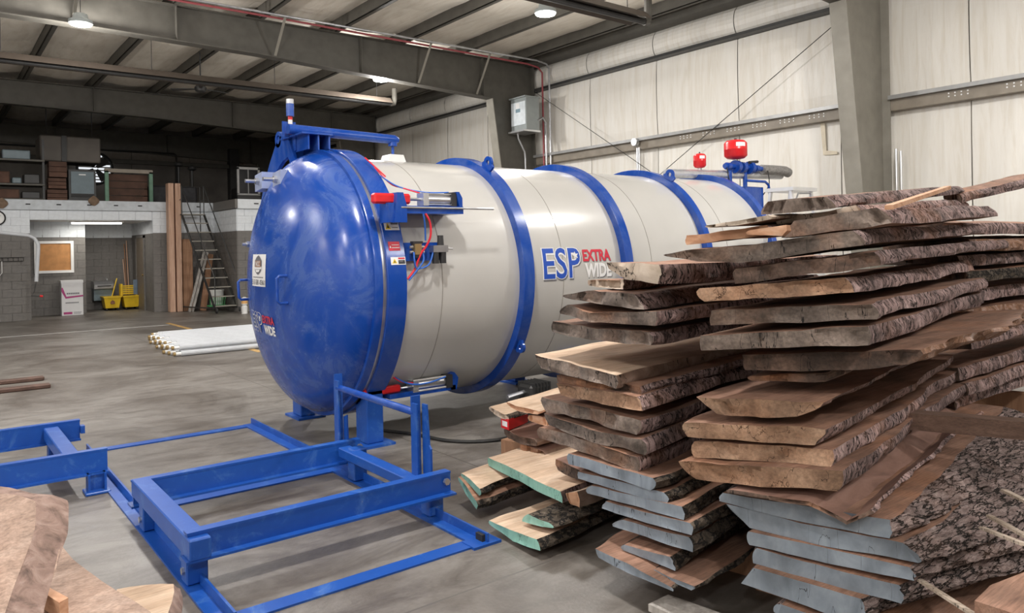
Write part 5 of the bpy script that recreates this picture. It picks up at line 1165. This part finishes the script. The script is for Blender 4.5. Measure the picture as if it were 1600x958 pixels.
# cork board
t = thing('bulletin_board', 'cork board in a white frame on the alcove wall', 'notice board', (2.75, 23.38, 1.13))
MB().box((2.36, 23.375, 1.2), (3.15, 23.40, 1.92)).build('cork_panel', 'cork', t)
for a, b in (((2.30, 1.13), (3.21, 1.2)), ((2.30, 1.92), (3.21, 1.985)), ((2.30, 1.2), (2.36, 1.92)), ((3.14, 1.2), (3.21, 1.92))): MB().box((a[0], 23.35, a[1]), (b[0], 23.405, b[1])).build('frame_bar', 'white', t)
# tall white carton
t = thing('cardboard_carton', 'tall white carton with a magenta stripe before the alcove', 'carton', (3.1, 23.1, 0))
MB().box((2.86, 23.0, 0), (3.36, 23.35, .91)).build('box_body', 'cardboard', t)
MB().box((2.85, 22.99, .86), (3.37, 23.36, .93)).build('box_lid', 'cardboard', t)
yy = 22.997
MB().prism([(2.86, yy, .74), (2.89, yy, .74), (2.97, yy, .50), (3.36, yy, .53), (3.36, yy, .49), (2.95, yy, .45), (2.86, yy, .64)], (0, -.002, 0)).build('printed_stripe', 'magenta', t)
MB().box((2.90, 22.994, .03), (3.10, 22.997, .09)).build('printed_block', 'magenta', t)
mb = MB()
for (x0, x1, z0, z1, n_) in ((2.98, 3.28, .56, .60, 7), (2.95, 3.26, .32, .35, 9), (3.14, 3.32, .07, .085, 8), (3.14, 3.30, .035, .05, 7)):
    w_ = (x1-x0)/n_
    for k in range(n_): mb.box((x0+w_*k, 22.994, z0), (x0+w_*k+w_*.75, 22.997, z1))
tag(mb.build('printed_line', 'print_grey', t), kind='stuff')
# drinking fountain
t = thing('drinking_fountain', 'grey wall drinking fountain on the alcove rear wall', 'fountain', (4.07, 24.5, .27))
MB().box((3.83, 24.35, .28), (4.30, 24.70, .62)).build('body', 'greysteel', t)
MB().prism([(3.82, 24.22, .62), (3.82, 24.70, .62), (3.82, 24.70, .84), (3.82, 24.30, .82), (3.82, 24.20, .74)], (.50, 0, 0)).build('basin', 'steel', t)
MB().box((3.90, 24.19, .68), (4.25, 24.22, .71)).build('push_bar', 'dark_metal', t)
MB().tube([(4.2, 24.5, .84), (4.2, 24.5, .91), (4.15, 24.45, .92)], .015, 8).build('spout', 'alu', t, True)
# mop buckets
def mop(x, label, emblem):
    t = thing('mop_bucket', label, 'bucket', (x, 24.1, 0), 'yellow mop buckets')
    MB().loft([[(x-.17, 23.9, .07), (x+.17, 23.9, .07), (x+.17, 24.3, .07), (x-.17, 24.3, .07)], [(x-.22, 23.86, .38), (x+.22, 23.86, .38), (x+.22, 24.34, .38), (x-.22, 24.34, .38)]]).build('tub', 'yellow', t)
    MB().box((x-.235, 23.84, .37), (x+.235, 24.36, .40)).build('rim', 'yellow', t)
    for dx in (-.14, .14):
        for dy in (23.93, 24.25): MB().cyl((x+dx-.015, dy, .035), (x+dx+.015, dy, .035), .035, seg=10).build('caster', 'rubber', t)
    if emblem: MB().prism([(x-.06, 23.862, .2), (x, 23.862, .18), (x+.06, 23.862, .2), (x+.05, 23.866, .26), (x, 23.868, .30), (x-.05, 23.866, .26)], (0, -.012, 0)).build('emblem', plain('dark_emblem', (.2, .08, .03), .5), t)
    return t
mop(4.22, 'left yellow mop bucket with dark emblem', True)
m2 = mop(4.72, 'right yellow mop bucket with wringer', False)
for k in range(5): MB().box((4.5, 24.0, .44+.055*k), (4.86, 24.03, .475+.055*k)).build('wringer_slat', 'yellow', m2)
for x in (4.46, 4.85): MB().box((x, 24.0, .40), (x+.05, 24.25, .74)).build('wringer_side', 'yellow', m2)
for i, (x0, x1, y0, z1, mt) in enumerate(((4.19, 4.40, 24.0, .9, 'yellow'), (4.72, 4.66, 24.5, 1.45, 'lumber'), (4.75, 4.70, 24.6, 1.9, 'lumber_dark'), (4.80, 4.76, 24.6, 2.0, 'lumber'))):
    t = thing('mop_stick' if i == 0 else 'wooden_broom', ['short yellow mop stick leaning in the left mop bucket', 'shortest wooden broom behind the right mop bucket', 'brown broom handle behind the right mop bucket', 'tallest pale broom handle behind the right mop bucket'][i], 'broom', (x0, y0, .1))
    MB().cyl((x0, y0, .1 if i else .25), (x1, min(y0+.2, 24.68), z1), .016, seg=8).build('stick', mt, t)
    if i: MB().box((x0-.05, y0-.04, .02), (x0+.05, y0+.03, .12)).build('brush_head', 'blackpl', t)
tag(MB().bevbox((4.79, 23.98, .42), (4.90, 24.04, .85), .01).build('dust_pan', plain('grey_blue_cloth', (.14, .19, .26), .7)), 'grey-blue dust pan hung on the right mop bucket', 'dust pan')
# white suction pipe hanging at left, wire rack, clock
t = thing('extraction_pipe', 'white bent pipe hanging before the cork board', 'pipe', (1.9, 20, 2.0))
MB().tube([(-3.0, 20, 2.42), (1.34, 20, 2.13), (1.87, 20, 2.06), (1.98, 20, 2.0), (2.05, 20, 1.86), (2.05, 20, 1.75), (2.0, 20, 1.02)], .04, 10).build('bent_tube', 'tubewhite', t, True)
MB().tube([(2.0, 20, 1.02), (1.96, 20, .8), (1.9, 20, .7), (2.08, 20, .68)], .008, 6).build('cord', 'dark_metal', t)
MB().cyl((2.06, 20, .69), (2.12, 20, .68), .025, seg=8).build('red_plug', 'red', t)
MB().cyl((-2.0, 20, 2.36), (-2.0, 20, 6.1), .02, seg=8).build('hanger', 'dark_metal', t)
t = thing('wire_rack', 'black wire rack on the grey wall at left', 'rack', (1.6, 22.1, 1.48))
for z in (1.48, 1.57): MB().cyl((.9, 22.06, z), (1.95, 22.06, z), .008, seg=6).build('wire', 'rubber', t)
for k in range(8): MB().cyl((1.2+.107*k, 22.06, 1.48), (1.2+.107*k, 22.06, 1.57), .007, seg=6).build('wire', 'rubber', t)
MB().tube([(1.5, 22.05, 1.48), (1.5, 22.05, 1.2), (1.44, 22.05, 1.12)], .01, 6).build('hanging_cord', 'white', t)
t = thing('wall_clock', 'round white wall clock with black rim at left edge', 'clock', (1.42, 22.08, 2.36))
MB().tube([(1.42+.17*math.cos(a), 22.08, 2.54+.17*math.sin(a)) for a in [2*math.pi*k/24 for k in range(25)]], .018, 6, cap=False).build('rim', 'rubber', t, True)
MB().cyl((1.42, 22.10, 2.54), (1.42, 22.085, 2.54), .165, seg=24).build('face', 'white', t)
MB().bar((1.42, 22.08, 2.54), (1.5, 22.08, 2.60), .012, .004).bar((1.42, 22.08, 2.54), (1.42, 22.08, 2.66), .008, .004).build('hands', 'rubber', t)

# ---- clutter on the mezzanine
DK = 2.985
t = thing('machine_cabinet', 'blue-grey metal cabinet on the mezzanine edge', 'cabinet', (3.35, 22.9, DK))
MB().box((3.03, 22.65, DK+.08), (3.66, 23.2, 3.85)).build('frame', 'dark_metal', t)
MB().box((3.08, 22.62, 3.22), (3.61, 22.65, 3.80)).build('front_panel', 'greysteel', t)
MB().box((3.26, 22.61, 3.705), (3.42, 22.62, 3.735)).build('nameplate', 'print_white', t)
MB().box((3.08, 22.63, 3.13), (3.61, 22.65, 3.2)).build('vent', 'rubber', t)
MB().box((3.0, 22.6, DK), (3.7, 23.25, DK+.08)).build('plinth', 'dark_metal', t)
t = thing('green_rack', 'pale green upright rack frame around wooden panels on the mezzanine', 'rack', (4.45, 22.8, DK))
for x in (3.88, 4.98): MB().box((x, 22.65, DK), (x+.09, 22.75, 3.86)).build('post', 'greenpost', t)
MB().box((3.88, 22.65, 3.82), (5.07, 22.75, 3.92)).build('top_beam', 'girt', t)
for k in range(4): MB().box((3.97, 22.9, 3.02+.2*k), (4.98, 22.94, 3.2+.2*k)).build('back_board', 'oldwood', t)
for i, (x0, x1, z0, z1) in enumerate(((2.55, 3.0, 3.0, 3.32), (2.58, 2.98, 3.34, 3.62), (2.6, 3.0, 3.64, 4.05))):
    c = thing('wooden_crate', ['lowest', 'middle', 'top'][i]+' old wooden crate left of the blue-grey cabinet', 'crate', (x0, 22.8, z0), 'old crates on the mezzanine')
    h = (z1-z0)/3
    for k in range(3): MB().box((x0, 22.7, z0+h*k+.006), (x1, 23.1, z0+h*(k+1)-.006)).build('slat', 'oldwood', c)
t = thing('storage_shelf', 'cluttered storage shelf at the left end of the mezzanine', 'shelf', (1.6, 22.9, DK))
for z in (3.02, 3.40, 4.02): MB().box((.2, 22.65, z), (2.5, 23.3, z+.045)).build('shelf_board', 'beam', t)
for x in (.2, 1.35, 2.45): MB().box((x, 22.7, DK), (x+.05, 22.75, 4.6)).build('post', 'dark_metal', t)
bx = [(1.45, 1.75, 3.45, 3.75, 'oldwood'), (1.8, 2.0, 3.45, 3.6, 'greysteel'), (2.05, 2.4, 3.45, 3.7, 'dark_metal'), (1.42, 1.95, 3.07, 3.3, 'oldwood'), (2.0, 2.4, 3.065, 3.25, 'dark_metal'), (1.6, 2.2, 4.07, 4.3, 'greysteel'), (1.4, 1.55, 4.07, 4.25, 'red')]
bl = ['brown box on the middle shelf at the mezzanine left end', 'small grey tin on the middle shelf of the mezzanine', 'dark box on the middle shelf of the mezzanine', 'brown bin on the lowest mezzanine shelf', 'dark bin on the lowest mezzanine shelf', 'grey machine part on the top mezzanine shelf', 'dull red can on the top mezzanine shelf']
for (x0, x1, z0, z1, mt), lb in zip(bx, bl):
    tag(MB().bevbox((x0, 22.75, z0), (x1, 23.1, z1), .02).build('storage_box', mt), lb, 'box')
t = thing('duct_unit', 'large dark sheet-metal duct above the crates on the mezzanine', 'duct', (2.9, 24, 4.1))
MB().bevbox((2.5, 23.6, 4.15), (3.95, 24.6, 4.85), .03).build('duct_body', 'dark_wall', t)
MB().box((3.0, 23.55, 4.15), (3.12, 23.6, 4.85)).build('duct_seam', 'dark_metal', t)
for x in (2.7, 3.8): MB().cyl((x, 24, 4.85), (x, 24, 6.27), .01, seg=5).build('hanger', 'dark_metal', t)
t = thing('exhaust_fan', 'round exhaust fan with daylight through its louvres on the mezzanine', 'fan', (4.65, 29.7, 4.5))
ex, ez = 4.78, 4.62
MB().tube([(ex+.55*math.cos(a), 29.7, ez+.55*math.sin(a)) for a in [2*math.pi*k/28 for k in range(29)]], .05, 6, cap=False).build('fan_ring', 'dark_metal', t, True)
for k in range(9):
    z = ez-.44+.11*k; hw_ = math.sqrt(max(0, .5**2-(z-ez)**2))
    MB().box((ex-hw_, 29.76, z-.03), (ex+hw_, 29.78, z+.03)).build('louvre_gap', 'bright_gap', t)
for k in range(4):
    a = k*math.pi/2+.7; d = Vector((math.cos(a), 0, math.sin(a))); s_ = Vector((-d.z, 0, d.x)); p = Vector((ex, 29.66, ez))
    MB().prism([p+d*.06-s_*.05, p+d*.48-s_*.17, p+d*.48+s_*.12, p+d*.06+s_*.05], (0, -.02, 0)).build('fan_blade', 'rubber', t)
t = thing('steel_window_frame', 'grey steel window frame standing on the mezzanine right of the ladder', 'window frame', (7.7, 22.6, DK))
for a, b in (((7.38, 3.32), (7.44, 4.12)), ((8.0, 3.32), (8.06, 4.12)), ((7.38, 4.06), (8.06, 4.13)), ((7.38, 3.28), (8.06, 3.34)), ((7.70, 3.34), (7.72, 4.06))): MB().box((a[0], 22.6, a[1]), (b[0], 22.66, b[1])).build('frame_bar', 'girt_lip', t)
MB().box((7.44, 22.64, 3.34), (8.0, 22.65, 4.06)).build('dark_pane', plain('dark_glass', (.02, .02, .025), .15), t)
MB().box((7.38, 22.6, 2.99), (8.06, 22.7, 3.29)).build('stand', 'dark_metal', t)
for i, (x, h) in enumerate(((6.35, 4.3), (6.75, 4.2))):
    c = thing('tyre_post', ('left', 'right')[i]+' dark post with round head on the mezzanine behind the ladder', 'post', (x, 25, DK))
    MB().cyl((x, 25, DK), (x, 25, h), .035, seg=8).build('pole', 'dark_metal', c)
    MB().latheZ([(.06, h), (.14, h+.04), (.12, h+.12), (.04, h+.16)], x, 25, 14).build('head', 'dark_metal', c, True)
tag(MB().tube([(2.0, 29.8, 5.3), (7.42, 29.8, 5.3), (7.5, 29.8, 5.25), (7.5, 29.8, 4.2)], .035, 8).build('black_pipe', 'rubber', None, True), 'black pipe along the dim end wall turning down', 'pipe')
struct('trim_8', MB().box((9.4, 29.6, 2.98), (9.75, 29.95, 5.6)), 'dark_metal', 'dark column on the dim end wall', 'column')
tag(MB().bevbox((5.15, 23.2, DK), (6.4, 24.2, 3.55), .05).build('tarp_pile', plain('dark_tarp', (.035, .035, .04), .7, 0, .3)), 'dark covered pile behind the tall planks on the mezzanine', 'pile')
tag(MB().bevbox((8.1, 24.0, DK), (10.0, 25.5, 3.7), .05).build('tarp_pile', plain('dark_tarp_far', (.03, .03, .03), .7, 0, .3)), 'dark covered pile behind the kiln top on the mezzanine', 'pile')
# tan sacks hanging over the mezzanine edge
for i, (x, z) in enumerate(((1.52, 2.82), (3.50, 2.92))):
    mb = MB(); rings = []
    for j in range(9):
        v = j/8; rr = .13*math.sin(v*math.pi*.9+.25)
        rings.append([(x+rr*math.cos(a)*(1+.2*noise.noise(Vector((j, a, i)))), 22.0+.6*rr*math.sin(a), z+.26*v-.05) for a in [2*math.pi*k/12 for k in range(12)]])
    mb.loft(rings); tag(mb.build('cloth_sack', plain('tan_sack', (.22, .15, .1), .8, 0, .3), None, True), ['tan sack slumped over the mezzanine edge at far left', 'tan sack hanging at the mezzanine edge below the cabinet'][i], 'sack')
# step stool top behind the stack
t = thing('step_ladder', 'silver step ladder top showing behind the right-hand stack', 'ladder', (7.7, 4.75, 0))
for x in (7.5, 7.9):
    for y, dy in ((4.6, -.3), (4.85, .3)): MB().bar((x, y+dy, 0), (x, y, 2.15), .035, .03).build('leg', 'alu', t)
MB().box((7.46, 4.55, 2.15), (7.95, 4.9, 2.19)).build('top_cap', 'alu', t)
for k in range(6): MB().box((7.5, 4.32+.045*k, .3+.3*k), (7.9, 4.42+.045*k, .33+.3*k)).build('tread', 'alu', t)
MB().tube([(7.56, 4.58, 2.05), (7.58, 4.56, 2.12), (7.82, 4.56, 2.13)], .01, 6).build('handle_loop', 'steel', t, True)
